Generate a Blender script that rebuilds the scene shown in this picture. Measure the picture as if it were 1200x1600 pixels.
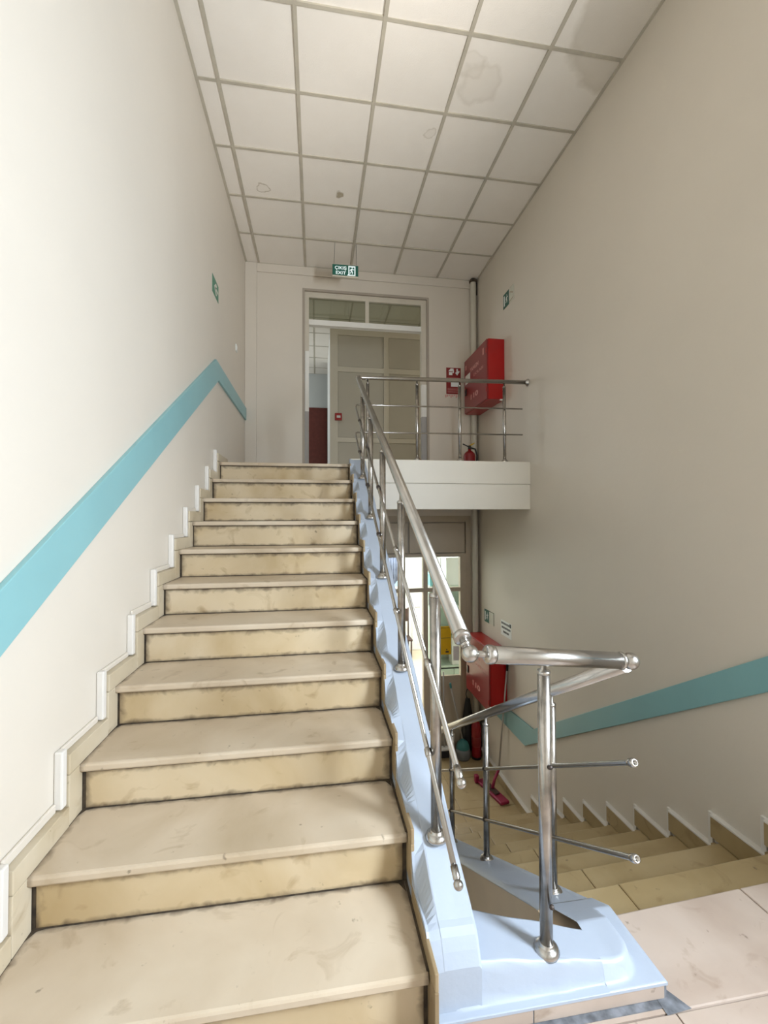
import bpy, bmesh, math, random
from mathutils import Vector, Matrix

random.seed(7)
for o in list(bpy.data.objects):
    bpy.data.objects.remove(o, do_unlink=True)
SC = bpy.context.scene
COL = SC.collection

# ------------------------------------------------------------------ camera
def make_camera():
    yaw, pit, rol = 0.1545, 0.0189, -0.0032
    fwd = Vector((math.sin(yaw) * math.cos(pit), math.cos(yaw) * math.cos(pit), math.sin(pit)))
    r = Vector((math.cos(yaw), -math.sin(yaw), 0))
    u = r.cross(fwd)
    r2 = r * math.cos(rol) + u * math.sin(rol)
    u2 = -r * math.sin(rol) + u * math.cos(rol)
    cd = bpy.data.cameras.new('camera')
    cd.sensor_fit = 'VERTICAL'
    cd.sensor_height = 36.0
    cd.sensor_width = 27.0
    cd.lens = 679.9 / 1600.0 * 36.0
    cd.clip_start = 0.05
    co = bpy.data.objects.new('camera', cd)
    COL.objects.link(co)
    b = -fwd
    co.matrix_world = Matrix(((r2.x, u2.x, b.x, 0.882), (r2.y, u2.y, b.y, -1.2102), (r2.z, u2.z, b.z, 1.4559), (0, 0, 0, 1)))
    SC.camera = co
make_camera()

# ------------------------------------------------------------------ world, lights, exposure
W = bpy.data.worlds.new('World')
SC.world = W
W.use_nodes = True
W.node_tree.nodes['Background'].inputs[0].default_value = (0.62, 0.78, 1.0, 1)
W.node_tree.nodes['Background'].inputs[1].default_value = 1.5

def area_light(name, loc, rot, sx, sy, power, col, spread=180):
    d = bpy.data.lights.new(name, 'AREA')
    d.shape = 'RECTANGLE'
    d.size, d.size_y = sx, sy
    d.energy = power
    d.color = col
    d.spread = math.radians(spread)
    o = bpy.data.objects.new(name, d)
    o.location = loc
    o.rotation_euler = rot
    o['kind'] = 'helper'
    COL.objects.link(o)
    return o
PI = math.pi
# daylight through the tall side window of the half landing (right wall, behind the camera)
def aim(src, dst):
    return (Vector(dst) - Vector(src)).to_track_quat('-Z', 'Y').to_euler()
area_light('window_daylight', (3.26, -1.45, 2.05), aim((3.26, -1.45, 2.05), (1.3, -0.2, 1.6)), 0.7, 1.1, 172, (0.76, 0.87, 1.0))
# unseen lamp added low outside, aimed up through the window to brighten the ceiling
area_light('ceiling_fill_outside', (4.0, -3.5, 0.1), aim((4.0, -3.5, 0.1), (1.9, 1.5, 4.8)), 1.7, 1.7, 820, (1.0, 0.93, 0.85))
# unseen lamps added to brighten the lower room and the upper corridor
area_light('lower_room_fill', (1.9, 7.2, 1.38), (0, 0, 0), 2.2, 3.2, 150, (0.97, 0.98, 1.0))
area_light('corridor_side_fill', (-1.35, 7.6, 3.7), (0, -PI / 2, 0), 1.2, 1.6, 30, (0.86, 0.94, 1.0))
area_light('corridor_end_fill', (4.42, 5.6, 3.6), (0, PI / 2, 0), 1.4, 1.2, 9, (1.0, 0.92, 0.78))

VS = SC.view_settings
VS.view_transform = 'Standard'
VS.look = 'None'
VS.gamma = 1.0
VS.use_curve_mapping = False
VS.exposure = 0.32

# ------------------------------------------------------------------ materials
M = {}
def mat(name, col, rough=0.6, metal=0.0, var=0.06, scale=6.0, bump=0.0, bscale=60.0, col2=None, emit=None, spec=0.5, dist=0.0):
    m = bpy.data.materials.new(name)
    m.use_nodes = True
    nt = m.node_tree
    b = nt.nodes['Principled BSDF']
    b.inputs['Roughness'].default_value = rough
    b.inputs['Metallic'].default_value = metal
    b.inputs['Specular IOR Level'].default_value = spec
    tc = nt.nodes.new('ShaderNodeTexCoord')
    geo = nt.nodes.new('ShaderNodeNewGeometry')
    nz = nt.nodes.new('ShaderNodeTexNoise')
    nz.inputs['Scale'].default_value = scale
    nz.inputs['Detail'].default_value = 6
    nz.inputs['Distortion'].default_value = dist
    nt.links.new(geo.outputs['Position'], nz.inputs['Vector'])
    rp = nt.nodes.new('ShaderNodeValToRGB')
    c2 = col2 if col2 else tuple(max(0, c * (1 - var * 2)) for c in col)
    rp.color_ramp.elements[0].position = 0.32
    rp.color_ramp.elements[1].position = 0.66
    rp.color_ramp.elements[0].color = (*c2, 1)
    rp.color_ramp.elements[1].color = (*col, 1)
    nt.links.new(nz.outputs['Fac'], rp.inputs['Fac'])
    nt.links.new(rp.outputs['Color'], b.inputs['Base Color'])
    if bump:
        n2 = nt.nodes.new('ShaderNodeTexNoise')
        n2.inputs['Scale'].default_value = bscale
        n2.inputs['Detail'].default_value = 4
        nt.links.new(geo.outputs['Position'], n2.inputs['Vector'])
        bp = nt.nodes.new('ShaderNodeBump')
        bp.inputs['Strength'].default_value = bump
        bp.inputs['Distance'].default_value = 0.01
        nt.links.new(n2.outputs['Fac'], bp.inputs['Height'])
        nt.links.new(bp.outputs['Normal'], b.inputs['Normal'])
    if emit:
        b.inputs['Emission Color'].default_value = (*emit[0], 1)
        b.inputs['Emission Strength'].default_value = emit[1]
    M[name] = m
    return m

mat('wall_paint', (0.69, 0.625, 0.53), 0.45, var=0.02, scale=1.2, bump=0.08, bscale=25)
mat('plaster_white', (0.73, 0.69, 0.63), 0.5, var=0.03, scale=5, bump=0.15, bscale=18)
mat('kerb_paint', (0.41, 0.46, 0.535), 0.4, var=0.03, scale=4, bump=0.12, bscale=30)
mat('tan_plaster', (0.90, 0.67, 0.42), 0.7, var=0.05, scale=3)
mat('beam_paint', (0.74, 0.69, 0.59), 0.5, var=0.02, scale=2)
mat('grid_bar', (0.52, 0.47, 0.375), 0.5, var=0.08, scale=7)
mat('ceiling_void', (0.05, 0.045, 0.04), 0.9)
mat('grime', (0.085, 0.06, 0.035), 0.8, var=0.3, scale=30, col2=(0.025, 0.018, 0.012))
mat('teal', (0.23, 0.45, 0.465), 0.35, var=0.03, scale=3)
mat('teal_edge', (0.06, 0.18, 0.18), 0.4, var=0.03, scale=3)
mat('steel', (0.52, 0.50, 0.47), 0.26, metal=1.0, var=0.08, scale=9)
mat('steel_post', (0.48, 0.45, 0.41), 0.27, metal=1.0, var=0.18, scale=25)
mat('weld_dark', (0.10, 0.08, 0.07), 0.5, metal=0.8, var=0.2, scale=30)
mat('frame_cream', (0.66, 0.60, 0.49), 0.45, var=0.04, scale=4)
mat('frame_tan', (0.48, 0.40, 0.29), 0.45, var=0.04, scale=4)
mat('reveal_tan', (0.42, 0.36, 0.29), 0.6, var=0.05, scale=4)
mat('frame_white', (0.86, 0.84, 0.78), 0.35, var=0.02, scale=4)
mat('dado_grey', (0.40, 0.38, 0.36), 0.5, var=0.04, scale=4)
mat('panel_grey', (0.58, 0.54, 0.44), 0.45, var=0.03, scale=2)
mat('panel_frame', (0.72, 0.67, 0.55), 0.4, var=0.02, scale=3)
mat('red_paint', (0.40, 0.004, 0.004), 0.28, var=0.05, scale=4)
mat('red_door', (0.24, 0.014, 0.014), 0.3, var=0.05, scale=4)
mat('extinguisher_red', (0.26, 0.006, 0.01), 0.25, var=0.05, scale=4)
mat('black', (0.015, 0.014, 0.014), 0.5, var=0.2, scale=10)
mat('brown_door', (0.14, 0.028, 0.02), 0.4, var=0.12, scale=14)
mat('green_sign', (0.012, 0.10, 0.07), 0.4, var=0.04, scale=10)
mat('green_sign_lit', (0.012, 0.12, 0.085), 0.4, var=0.04, scale=10)
mat('green_faded', (0.10, 0.26, 0.17), 0.5, var=0.1, scale=40)
mat('sign_white', (0.82, 0.84, 0.80), 0.4, var=0.02, scale=10)
mat('sign_lit_white', (0.85, 0.95, 0.95), 0.4, var=0.02, scale=10, emit=((0.85, 1, 0.98), 0.35))
mat('faded_white', (0.66, 0.65, 0.55), 0.5, var=0.06, scale=30)
mat('pink_print', (0.66, 0.30, 0.26), 0.5, var=0.06, scale=30)
mat('ink', (0.05, 0.05, 0.05), 0.6)
mat('pvc_pipe', (0.62, 0.58, 0.48), 0.35, var=0.03, scale=3)
mat('magenta', (0.28, 0.006, 0.045), 0.5, var=0.15, scale=30)
mat('broom_teal', (0.035, 0.17, 0.16), 0.5, var=0.05, scale=10)
mat('grey_plastic', (0.16, 0.17, 0.17), 0.5, var=0.1, scale=10)
mat('handle_grey', (0.42, 0.39, 0.34), 0.35, var=0.05, scale=10)
mat('yellow', (0.80, 0.50, 0.005), 0.45, var=0.03, scale=10)
mat('room_white', (0.84, 0.85, 0.81), 0.6, var=0.02, scale=3)
mat('room_floor', (0.66, 0.58, 0.42), 0.4, var=0.05, scale=3)
mat('mint', (0.62, 0.74, 0.63), 0.4, var=0.03, scale=3)
mat('aqua_box', (0.20, 0.55, 0.60), 0.4, var=0.05, scale=8)
mat('curtain_blue', (0.38, 0.44, 0.66), 0.8, var=0.25, scale=5)
mat('wood_dark', (0.06, 0.03, 0.02), 0.5, var=0.2, scale=10)
mat('wood_tan', (0.55, 0.42, 0.24), 0.5, var=0.1, scale=10)
mat('concrete', (0.40, 0.37, 0.33), 0.8, var=0.1, scale=5)
mat('corridor_wall', (0.56, 0.58, 0.56), 0.5, var=0.02, scale=2)
mat('mortar', (0.22, 0.23, 0.25), 0.8, var=0.3, scale=30)
mat('added_panel_glow', (0.9, 0.9, 0.88), 0.4, emit=((1, 0.98, 0.93), 3.0))  # glow of the light panels added in the lower room

def marble(name, base, dark, light, seed, edge=None):
    m = bpy.data.materials.new(name)
    m.use_nodes = True
    nt = m.node_tree
    L = nt.links.new
    b = nt.nodes['Principled BSDF']
    b.inputs['Roughness'].default_value = 0.42
    geo = nt.nodes.new('ShaderNodeNewGeometry')
    oi = nt.nodes.new('ShaderNodeObjectInfo')
    add = nt.nodes.new('ShaderNodeVectorMath')
    add.operation = 'MULTIPLY_ADD'
    comb = nt.nodes.new('ShaderNodeCombineXYZ')
    L(oi.outputs['Random'], comb.inputs[0])
    L(oi.outputs['Random'], comb.inputs[2])
    L(comb.outputs[0], add.inputs[0])
    add.inputs[1].default_value = (9.0 + seed, 5, 7)
    L(geo.outputs['Position'], add.inputs[2])
    def noise(sc, det, dis):
        n = nt.nodes.new('ShaderNodeTexNoise')
        n.inputs['Scale'].default_value = sc
        n.inputs['Detail'].default_value = det
        n.inputs['Distortion'].default_value = dis
        L(add.outputs[0], n.inputs['Vector'])
        return n
    n1 = noise(2.2, 7, 0.6)
    r1 = nt.nodes.new('ShaderNodeValToRGB')
    e = r1.color_ramp.elements
    e[0].position, e[0].color = 0.28, (*dark, 1)
    e[1].position, e[1].color = 0.72, (*light, 1)
    mid = e.new(0.5)
    mid.color = (*base, 1)
    L(n1.outputs['Fac'], r1.inputs['Fac'])
    # thin stains and veins
    n2 = noise(6.0, 8, 1.6)
    r2 = nt.nodes.new('ShaderNodeValToRGB')
    r2.color_ramp.elements[0].position = 0.60
    r2.color_ramp.elements[0].color = (0, 0, 0, 1)
    r2.color_ramp.elements[1].position = 0.75
    r2.color_ramp.elements[1].color = (1, 1, 1, 1)
    L(n2.outputs['Fac'], r2.inputs['Fac'])
    ml = nt.nodes.new('ShaderNodeMath')
    ml.operation = 'MULTIPLY'
    ml.inputs[1].default_value = 0.6
    L(r2.outputs['Color'], ml.inputs[0])
    mx = nt.nodes.new('ShaderNodeMixRGB')
    mx.inputs['Color2'].default_value = (base[0] * 0.55, base[1] * 0.47, base[2] * 0.36, 1)
    L(ml.outputs[0], mx.inputs['Fac'])
    L(r1.outputs['Color'], mx.inputs['Color1'])
    n3 = noise(28.0, 3, 0)
    r3 = nt.nodes.new('ShaderNodeValToRGB')
    r3.color_ramp.elements[0].position = 0.70
    r3.color_ramp.elements[0].color = (0, 0, 0, 1)
    r3.color_ramp.elements[1].position = 0.78
    r3.color_ramp.elements[1].color = (0.6, 0.6, 0.6, 1)
    L(n3.outputs['Fac'], r3.inputs['Fac'])
    mx2 = nt.nodes.new('ShaderNodeMixRGB')
    mx2.inputs['Color2'].default_value = (0.10, 0.07, 0.04, 1)
    L(r3.outputs['Color'], mx2.inputs['Fac'])
    L(mx.outputs['Color'], mx2.inputs['Color1'])
    last = mx2.outputs['Color']
    if edge:
        # caked dirt along the joints of each slab: edge = (x ends, y back, z foot, z top) reach in slab units
        tc = nt.nodes.new('ShaderNodeTexCoord')
        sp = nt.nodes.new('ShaderNodeSeparateXYZ')
        L(tc.outputs['Generated'], sp.inputs[0])
        n4 = noise(16.0, 6, 0.8)
        def band(src, lo, hi):
            mr = nt.nodes.new('ShaderNodeMapRange')
            mr.inputs['From Min'].default_value = lo
            mr.inputs['From Max'].default_value = hi
            L(src, mr.inputs['Value'])
            return mr.outputs[0]
        bands = []
        if edge[0]: bands += [band(sp.outputs[0], edge[0], 0.0), band(sp.outputs[0], 1 - edge[0], 1.0)]
        if edge[1]: bands += [band(sp.outputs[1], 1 - edge[1], 1.0)]
        if edge[2]: bands += [band(sp.outputs[2], edge[2], 0.0)]
        if edge[3]: bands += [band(sp.outputs[2], 1 - edge[3], 1.0)]
        acc = bands[0]
        for bb in bands[1:]:
            mm = nt.nodes.new('ShaderNodeMath')
            mm.operation = 'MAXIMUM'
            L(acc, mm.inputs[0])
            L(bb, mm.inputs[1])
            acc = mm.outputs[0]
        ad = nt.nodes.new('ShaderNodeMath')
        ad.operation = 'MULTIPLY_ADD'
        L(n4.outputs['Fac'], ad.inputs[0])
        ad.inputs[1].default_value = 1.5
        L(acc, ad.inputs[2])
        r4 = nt.nodes.new('ShaderNodeValToRGB')
        r4.color_ramp.elements[0].position = 0.0
        r4.color_ramp.elements[0].color = (0, 0, 0, 1)
        r4.color_ramp.elements[1].position = 1.0
        r4.color_ramp.elements[1].color = (0.85, 0.85, 0.85, 1)
        mr = nt.nodes.new('ShaderNodeMapRange')
        mr.inputs['From Min'].default_value = 1.12
        mr.inputs['From Max'].default_value = 1.9
        L(ad.outputs[0], mr.inputs['Value'])
        L(mr.outputs[0], r4.inputs['Fac'])
        mx3 = nt.nodes.new('ShaderNodeMixRGB')
        mx3.inputs['Color2'].default_value = (0.085, 0.055, 0.03, 1)
        L(r4.outputs['Color'], mx3.inputs['Fac'])
        L(last, mx3.inputs['Color1'])
        last = mx3.outputs['Color']
    L(last, b.inputs['Base Color'])
    M[name] = m
marble('marble', (0.56, 0.455, 0.33), (0.45, 0.35, 0.23), (0.64, 0.54, 0.41), 0, (0.03, 0.10, 0, 0))
marble('marble_riser', (0.57, 0.445, 0.275), (0.45, 0.325, 0.165), (0.65, 0.535, 0.37), 3, (0.035, 0, 0.18, 0.30))
marble('marble_skirt', (0.54, 0.455, 0.32), (0.42, 0.33, 0.20), (0.62, 0.54, 0.41), 5)
marble('marble_floor', (0.47, 0.375, 0.305), (0.39, 0.295, 0.23), (0.54, 0.445, 0.37), 8)
marble('marble_dirty', (0.34, 0.25, 0.14), (0.22, 0.155, 0.08), (0.44, 0.34, 0.20), 6)
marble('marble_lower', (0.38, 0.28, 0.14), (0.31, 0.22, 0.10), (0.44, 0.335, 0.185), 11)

def ceiling_tile_material():
    m = bpy.data.materials.new('ceiling_tile')
    m.use_nodes = True
    nt = m.node_tree
    L = nt.links.new
    b = nt.nodes['Principled BSDF']
    b.inputs['Roughness'].default_value = 0.8
    geo = nt.nodes.new('ShaderNodeNewGeometry')
    nz = nt.nodes.new('ShaderNodeTexNoise')
    nz.inputs['Scale'].default_value = 7
    nz.inputs['Detail'].default_value = 4
    L(geo.outputs['Position'], nz.inputs['Vector'])
    base = nt.nodes.new('ShaderNodeMixRGB')
    base.inputs['Color1'].default_value = (0.81, 0.75, 0.665, 1)
    base.inputs['Color2'].default_value = (0.85, 0.795, 0.715, 1)
    L(nz.outputs['Fac'], base.inputs['Fac'])
    warp = nt.nodes.new('ShaderNodeVectorMath')
    warp.operation = 'MULTIPLY_ADD'
    L(nz.outputs['Color'], warp.inputs[0])
    warp.inputs[1].default_value = (0.16, 0.16, 0)
    L(geo.outputs['Position'], warp.inputs[2])
    cur = base.outputs['Color']
    # water stains: (x, y, radius, ring width, strength, filled)
    for (x, y, r, w, s, fill) in [(2.13, 1.96, 0.15, 0.03, 0.20, 0.45), (2.02, 1.82, 0.10, 0.02, 0.16, 0.35), (1.87, 2.42, 0.055, 0.01, 0.34, 0.18),
                                  (0.35, 3.27, 0.065, 0.009, 0.75, 0.06), (1.12, 3.25, 0.035, 0.02, 0.85, 0.85), (3.12, 1.38, 0.46, 0.06, 0.34, 0.75)]:
        d = nt.nodes.new('ShaderNodeVectorMath')
        d.operation = 'DISTANCE'
        L(warp.outputs[0], d.inputs[0])
        d.inputs[1].default_value = (x + 0.08, y + 0.08, 4.826)
        rp = nt.nodes.new('ShaderNodeValToRGB')
        mp = nt.nodes.new('ShaderNodeMapRange')
        mp.inputs['From Max'].default_value = r * 2
        L(d.outputs['Value'], mp.inputs['Value'])
        rr = w / (2 * r)
        e = rp.color_ramp.elements
        e[0].position, e[0].color = 0.0, (s * fill, s * fill, s * fill, 1)
        e[1].position, e[1].color = 0.5 + rr, (0, 0, 0, 1)
        k = e.new(0.5 - rr)
        k.color = (s * fill * 1.1, s * fill * 1.1, s * fill * 1.1, 1)
        k = e.new(0.5)
        k.color = (s, s, s, 1)
        L(mp.outputs[0], rp.inputs['Fac'])
        mx = nt.nodes.new('ShaderNodeMixRGB')
        mx.inputs['Color2'].default_value = (0.36, 0.29, 0.18, 1)
        L(rp.outputs['Color'], mx.inputs['Fac'])
        L(cur, mx.inputs['Color1'])
        cur = mx.outputs['Color']
    L(cur, b.inputs['Base Color'])
    bp = nt.nodes.new('ShaderNodeBump')
    bp.inputs['Strength'].default_value = 0.25
    bp.inputs['Distance'].default_value = 0.004
    n2 = nt.nodes.new('ShaderNodeTexNoise')
    n2.inputs['Scale'].default_value = 120
    L(geo.outputs['Position'], n2.inputs['Vector'])
    L(n2.outputs['Fac'], bp.inputs['Height'])
    L(bp.outputs['Normal'], b.inputs['Normal'])
    M['ceiling_tile'] = m
ceiling_tile_material()

def glass_material(name, tint, refl):
    m = bpy.data.materials.new(name)
    m.use_nodes = True
    nt = m.node_tree
    for n in list(nt.nodes):
        if n.type == 'BSDF_PRINCIPLED':
            nt.nodes.remove(n)
    out = [n for n in nt.nodes if n.type == 'OUTPUT_MATERIAL'][0]
    tr = nt.nodes.new('ShaderNodeBsdfTransparent')
    tr.inputs['Color'].default_value = (*tint, 1)
    gl = nt.nodes.new('ShaderNodeBsdfGlossy')
    gl.inputs['Roughness'].default_value = 0.05
    mx = nt.nodes.new('ShaderNodeMixShader')
    mx.inputs[0].default_value = refl
    nt.links.new(tr.outputs[0], mx.inputs[1])
    nt.links.new(gl.outputs[0], mx.inputs[2])
    nt.links.new(mx.outputs[0], out.inputs[0])
    M[name] = m
glass_material('glass_clear', (0.95, 0.98, 0.96), 0.06)
glass_material('glass_dark', (0.72, 0.74, 0.66), 0.10)

# ------------------------------------------------------------------ mesh helpers
class MB:
    def __init__(s):
        s.v, s.f, s.smooth = [], [], []
    def add(s, v, f, smooth=False):
        n = len(s.v)
        s.v += [tuple(p) for p in v]
        s.f += [tuple(i + n for i in q) for q in f]
        s.smooth += [smooth] * len(f)
        return s
    def box(s, x0, x1, y0, y1, z0, z1):
        v = [(x0, y0, z0), (x1, y0, z0), (x1, y1, z0), (x0, y1, z0), (x0, y0, z1), (x1, y0, z1), (x1, y1, z1), (x0, y1, z1)]
        f = [(0, 3, 2, 1), (4, 5, 6, 7), (0, 1, 5, 4), (1, 2, 6, 5), (2, 3, 7, 6), (3, 0, 4, 7)]
        return s.add(v, f)
    def prism(s, pts, axis, a, b):
        """polygon pts in the plane normal to axis (x: (y,z), y: (x,z), z: (x,y)), extruded from a to b"""
        def mk(p, t):
            if axis == 'x': return (t, p[0], p[1])
            if axis == 'y': return (p[0], t, p[1])
            return (p[0], p[1], t)
        n = len(pts)
        v = [mk(p, a) for p in pts] + [mk(p, b) for p in pts]
        f = [tuple(range(n)), tuple(range(2 * n - 1, n - 1, -1))]
        for i in range(n):
            j = (i + 1) % n
            f.append((i, i + n, j + n, j))
        return s.add(v, f)
    def tube(s, pts, r, n=12, cap=True):
        pts = [Vector(p) for p in pts]
        rs = r if isinstance(r, (list, tuple)) else [r] * len(pts)
        v, f = [], []
        prev = None
        for i, p in enumerate(pts):
            if i == 0: t = pts[1] - pts[0]
            elif i == len(pts) - 1: t = pts[-1] - pts[-2]
            else: t = (pts[i + 1] - p).normalized() + (p - pts[i - 1]).normalized()
            t.normalize()
            if prev is None:
                a = Vector((0, 0, 1)) if abs(t.z) < 0.9 else Vector((1, 0, 0))
                u = t.cross(a).normalized()
            else:
                u = (prev - t * prev.dot(t)).normalized()
            prev = u
            w = t.cross(u)
            for k in range(n):
                an = 2 * PI * k / n
                v.append(p + (u * math.cos(an) + w * math.sin(an)) * rs[i])
        for i in range(len(pts) - 1):
            for k in range(n):
                a, b2 = i * n + k, i * n + (k + 1) % n
                f.append((a, b2, b2 + n, a + n))
        s.add(v, f, True)
        if cap:
            base = len(s.v) - len(v)
            s.f.append(tuple(base + k for k in range(n - 1, -1, -1)))
            s.f.append(tuple(base + (len(pts) - 1) * n + k for k in range(n)))
            s.smooth += [False, False]
        return s
    def lathe(s, prof, c=(0, 0, 0), axis=(0, 0, 1), n=16):
        """prof = [(radius, height)] around axis through c"""
        ax = Vector(axis).normalized()
        a = Vector((1, 0, 0)) if abs(ax.x) < 0.9 else Vector((0, 1, 0))
        u = (a - ax * a.dot(ax)).normalized()
        w = ax.cross(u)
        c = Vector(c)
        v, f = [], []
        for (r, h) in prof:
            for k in range(n):
                an = 2 * PI * k / n
                v.append(c + ax * h + (u * math.cos(an) + w * math.sin(an)) * max(r, 1e-4))
        for i in range(len(prof) - 1):
            for k in range(n):
                a0, b0 = i * n + k, i * n + (k + 1) % n
                f.append((a0, b0, b0 + n, a0 + n))
        f.append(tuple(range(n - 1, -1, -1)))
        f.append(tuple((len(prof) - 1) * n + k for k in range(n)))
        return s.add(v, f, True)
    def ball(s, c, r, n=16, m=10):
        prof = [(r * math.sin(PI * i / m), -r * math.cos(PI * i / m)) for i in range(m + 1)]
        return s.lathe(prof, c, (0, 0, 1), n)
    def mesh(s, name):
        me = bpy.data.meshes.new(name)
        me.from_pydata(s.v, [], s.f)
        me.polygons.foreach_set('use_smooth', s.smooth)
        me.update()
        bm = bmesh.new()
        bm.from_mesh(me)
        bmesh.ops.recalc_face_normals(bm, faces=bm.faces)
        bm.to_mesh(me)
        bm.free()
        return me
    def build(s, name, material, parent=None, bevel=0.0, seg=2):
        o = bpy.data.objects.new(name, s.mesh(name))
        COL.objects.link(o)
        o.data.materials.append(M[material])
        if parent is not None:
            o.parent = parent
        if bevel:
            md = o.modifiers.new('bevel', 'BEVEL')
            md.width = bevel
            md.segments = seg
            md.limit_method = 'ANGLE'
        return o

def tag(o, label, cat, group=None):
    o['label'] = label
    o['category'] = cat
    if group: o['group'] = group
    return o
def struct(o, label=None):
    o['kind'] = 'structure'
    if label: o['label'] = label
    return o
def empty(name, loc=(0, 0, 0)):
    """an Empty; parts are built in world coordinates, so the Empty keeps an identity transform"""
    o = bpy.data.objects.new(name, None)
    o.empty_display_size = 0.05
    COL.objects.link(o)
    return o
def box(name, m, parent, x0, x1, y0, y1, z0, z1, bevel=0.0):
    return MB().box(x0, x1, y0, y1, z0, z1).build(name, m, parent, bevel)
def text(name, body, size, material, parent, matrix, width=None, height=None, ext=0.0006, bold=0.0):
    cu = bpy.data.curves.new(name, 'FONT')
    cu.body = body
    cu.size = size
    cu.align_x = 'CENTER'
    cu.align_y = 'CENTER'
    cu.extrude = ext
    cu.offset = bold
    t = bpy.data.objects.new(name, cu)
    COL.objects.link(t)
    dg = bpy.context.evaluated_depsgraph_get()
    me = bpy.data.meshes.new_from_object(t.evaluated_get(dg))
    bpy.data.objects.remove(t, do_unlink=True)
    xs = [v.co.x for v in me.vertices]
    ys = [v.co.y for v in me.vertices]
    if xs:
        cx, cy = (min(xs) + max(xs)) / 2, (min(ys) + max(ys)) / 2
        sx = width / (max(xs) - min(xs)) if width else 1
        sy = height / (max(ys) - min(ys)) if height else sx
        for v in me.vertices:
            v.co.x = (v.co.x - cx) * sx
            v.co.y = (v.co.y - cy) * sy
    me.transform(matrix)
    me.materials.clear()
    me.materials.append(M[material])
    o = bpy.data.objects.new(name, me)
    COL.objects.link(o)
    if parent is not None: o.parent = parent
    return o
def frame_on(origin, xdir, updir):
    x = Vector(xdir).normalized()
    y = Vector(updir).normalized()
    z = x.cross(y)
    return Matrix(((x.x, y.x, z.x, origin[0]), (x.y, y.y, z.y, origin[1]), (x.z, y.z, z.z, origin[2]), (0, 0, 0, 1)))

# ------------------------------------------------------------------ dimensions
XL, XR = -0.03, 3.12
YB = 4.62
YE = -2.35            # end wall of the half landing, behind the camera
H = 4.826             # suspended ceiling
T, R = 0.2954, 0.1815
T2, R2 = 0.302, 0.173
ZL = -1.73            # lower floor
ZU = 11 * R           # upper landing
XS = 1.205            # right end of the upper treads
def yk(k): return (k - 1) * T
def zk(k): return k * R
def y2(k, x): return 0.33 + T2 * k - (XR - x) * 0.05
def z2(k): return -R2 * k
def slope(y): return R + (R / T) * y          # line through the upper nosings
def slope2(y): return -(R2 / T2) * (y - 0.30)  # line through the lower nosings

# ------------------------------------------------------------------ room shell
struct(MB().box(XL - 0.2, XL, YE - 0.2, YB + 0.15, ZL - 0.2, H + 0.3).build('wall_left', 'wall_paint'))
wr = MB()
WY0, WY1, WZ0, WZ1 = -2.05, -0.85, 1.25, 2.95
wr.box(XR, XR + 0.2, YE - 0.2, WY0, ZL - 0.2, H + 0.3).box(XR, XR + 0.2, WY1, YB + 0.15, ZL - 0.2, H + 0.3)
wr.box(XR, XR + 0.2, WY0, WY1, ZL - 0.2, WZ0).box(XR, XR + 0.2, WY0, WY1, WZ1, H + 0.3)
struct(wr.build('wall_right', 'wall_paint'))
struct(MB().box(XL, XR, YE - 0.2, YE, ZL - 0.2, H + 0.3).build('wall_end', 'wall_paint'))
# window frames behind the camera
w1 = struct(MB().box(XR + 0.02, XR + 0.08, WY0, WY1, WZ0, WZ0 + 0.06).box(XR + 0.02, XR + 0.08, WY0, WY1, WZ1 - 0.06, WZ1)
            .box(XR + 0.02, XR + 0.08, WY0, WY0 + 0.06, WZ0, WZ1).box(XR + 0.02, XR + 0.08, WY1 - 0.06, WY1, WZ0, WZ1).build('window_1', 'frame_white'))
box('window_sill', 'marble_floor', w1, XR - 0.04, XR + 0.02, WY0 - 0.05, WY1 + 0.05, WZ0 - 0.03, WZ0)
# back wall with the upper doorway and the lower glazed opening
DX0, DX1, DZ1 = 0.70, 2.43, 4.55
LX0, LX1, LZ1 = 1.45, 3.02, 1.515
wb = MB()
wb.box(XL, DX0, YB, YB + 0.15, ZU - 0.3, H + 0.3).box(DX1, XR, YB, YB + 0.15, ZU - 0.3, H + 0.3).box(DX0, DX1, YB, YB + 0.15, DZ1, H + 0.3)
wb.box(XL, LX0, YB, YB + 0.15, ZL - 0.2, ZU - 0.3).box(LX1, XR, YB, YB + 0.15, ZL - 0.2, ZU - 0.3).box(LX0, LX1, YB, YB + 0.15, LZ1, ZU - 0.3)
struct(wb.build('wall_back', 'wall_paint'))
# shallow pilaster and band on the back wall
struct(MB().box(XL, 0.115, YB - 0.03, YB, ZU, H).build('trim_1', 'wall_paint', bevel=0.004))
struct(MB().box(0.115, XR, YB - 0.022, YB, 4.715, H).build('trim_2', 'wall_paint', bevel=0.004))

# ------------------------------------------------------------------ ceiling
ce = struct(MB().box(XL - 0.1, XR + 0.1, YE - 0.1, YB + 0.1, H + 0.06, H + 0.2).build('ceiling', 'ceiling_void'))
xs = [XL] + [0.1425 + 0.6 * i for i in range(5)] + [XR]
ys = [YB]
y = 4.0142
while y > YE:
    ys.append(y)
    y -= 0.6
ys.append(YE)
for i in range(len(xs) - 1):
    for j in range(len(ys) - 1):
        a, b_, c, d = xs[i] + 0.010, xs[i + 1] - 0.010, ys[j + 1] + 0.010, ys[j] - 0.010
        dz = random.uniform(0.003, 0.012)
        tl = random.uniform(-0.004, 0.004)
        v = [(a, c, H + dz + tl), (b_, c, H + dz - tl), (b_, d, H + dz + tl * 0.5), (a, d, H + dz - tl * 0.5)]
        v += [(p[0], p[1], p[2] + 0.015) for p in v]
        MB().add(v, [(0, 3, 2, 1), (4, 5, 6, 7), (0, 1, 5, 4), (1, 2, 6, 5), (2, 3, 7, 6), (3, 0, 4, 7)]).build('ceiling_tile', 'ceiling_tile', ce)
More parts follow.
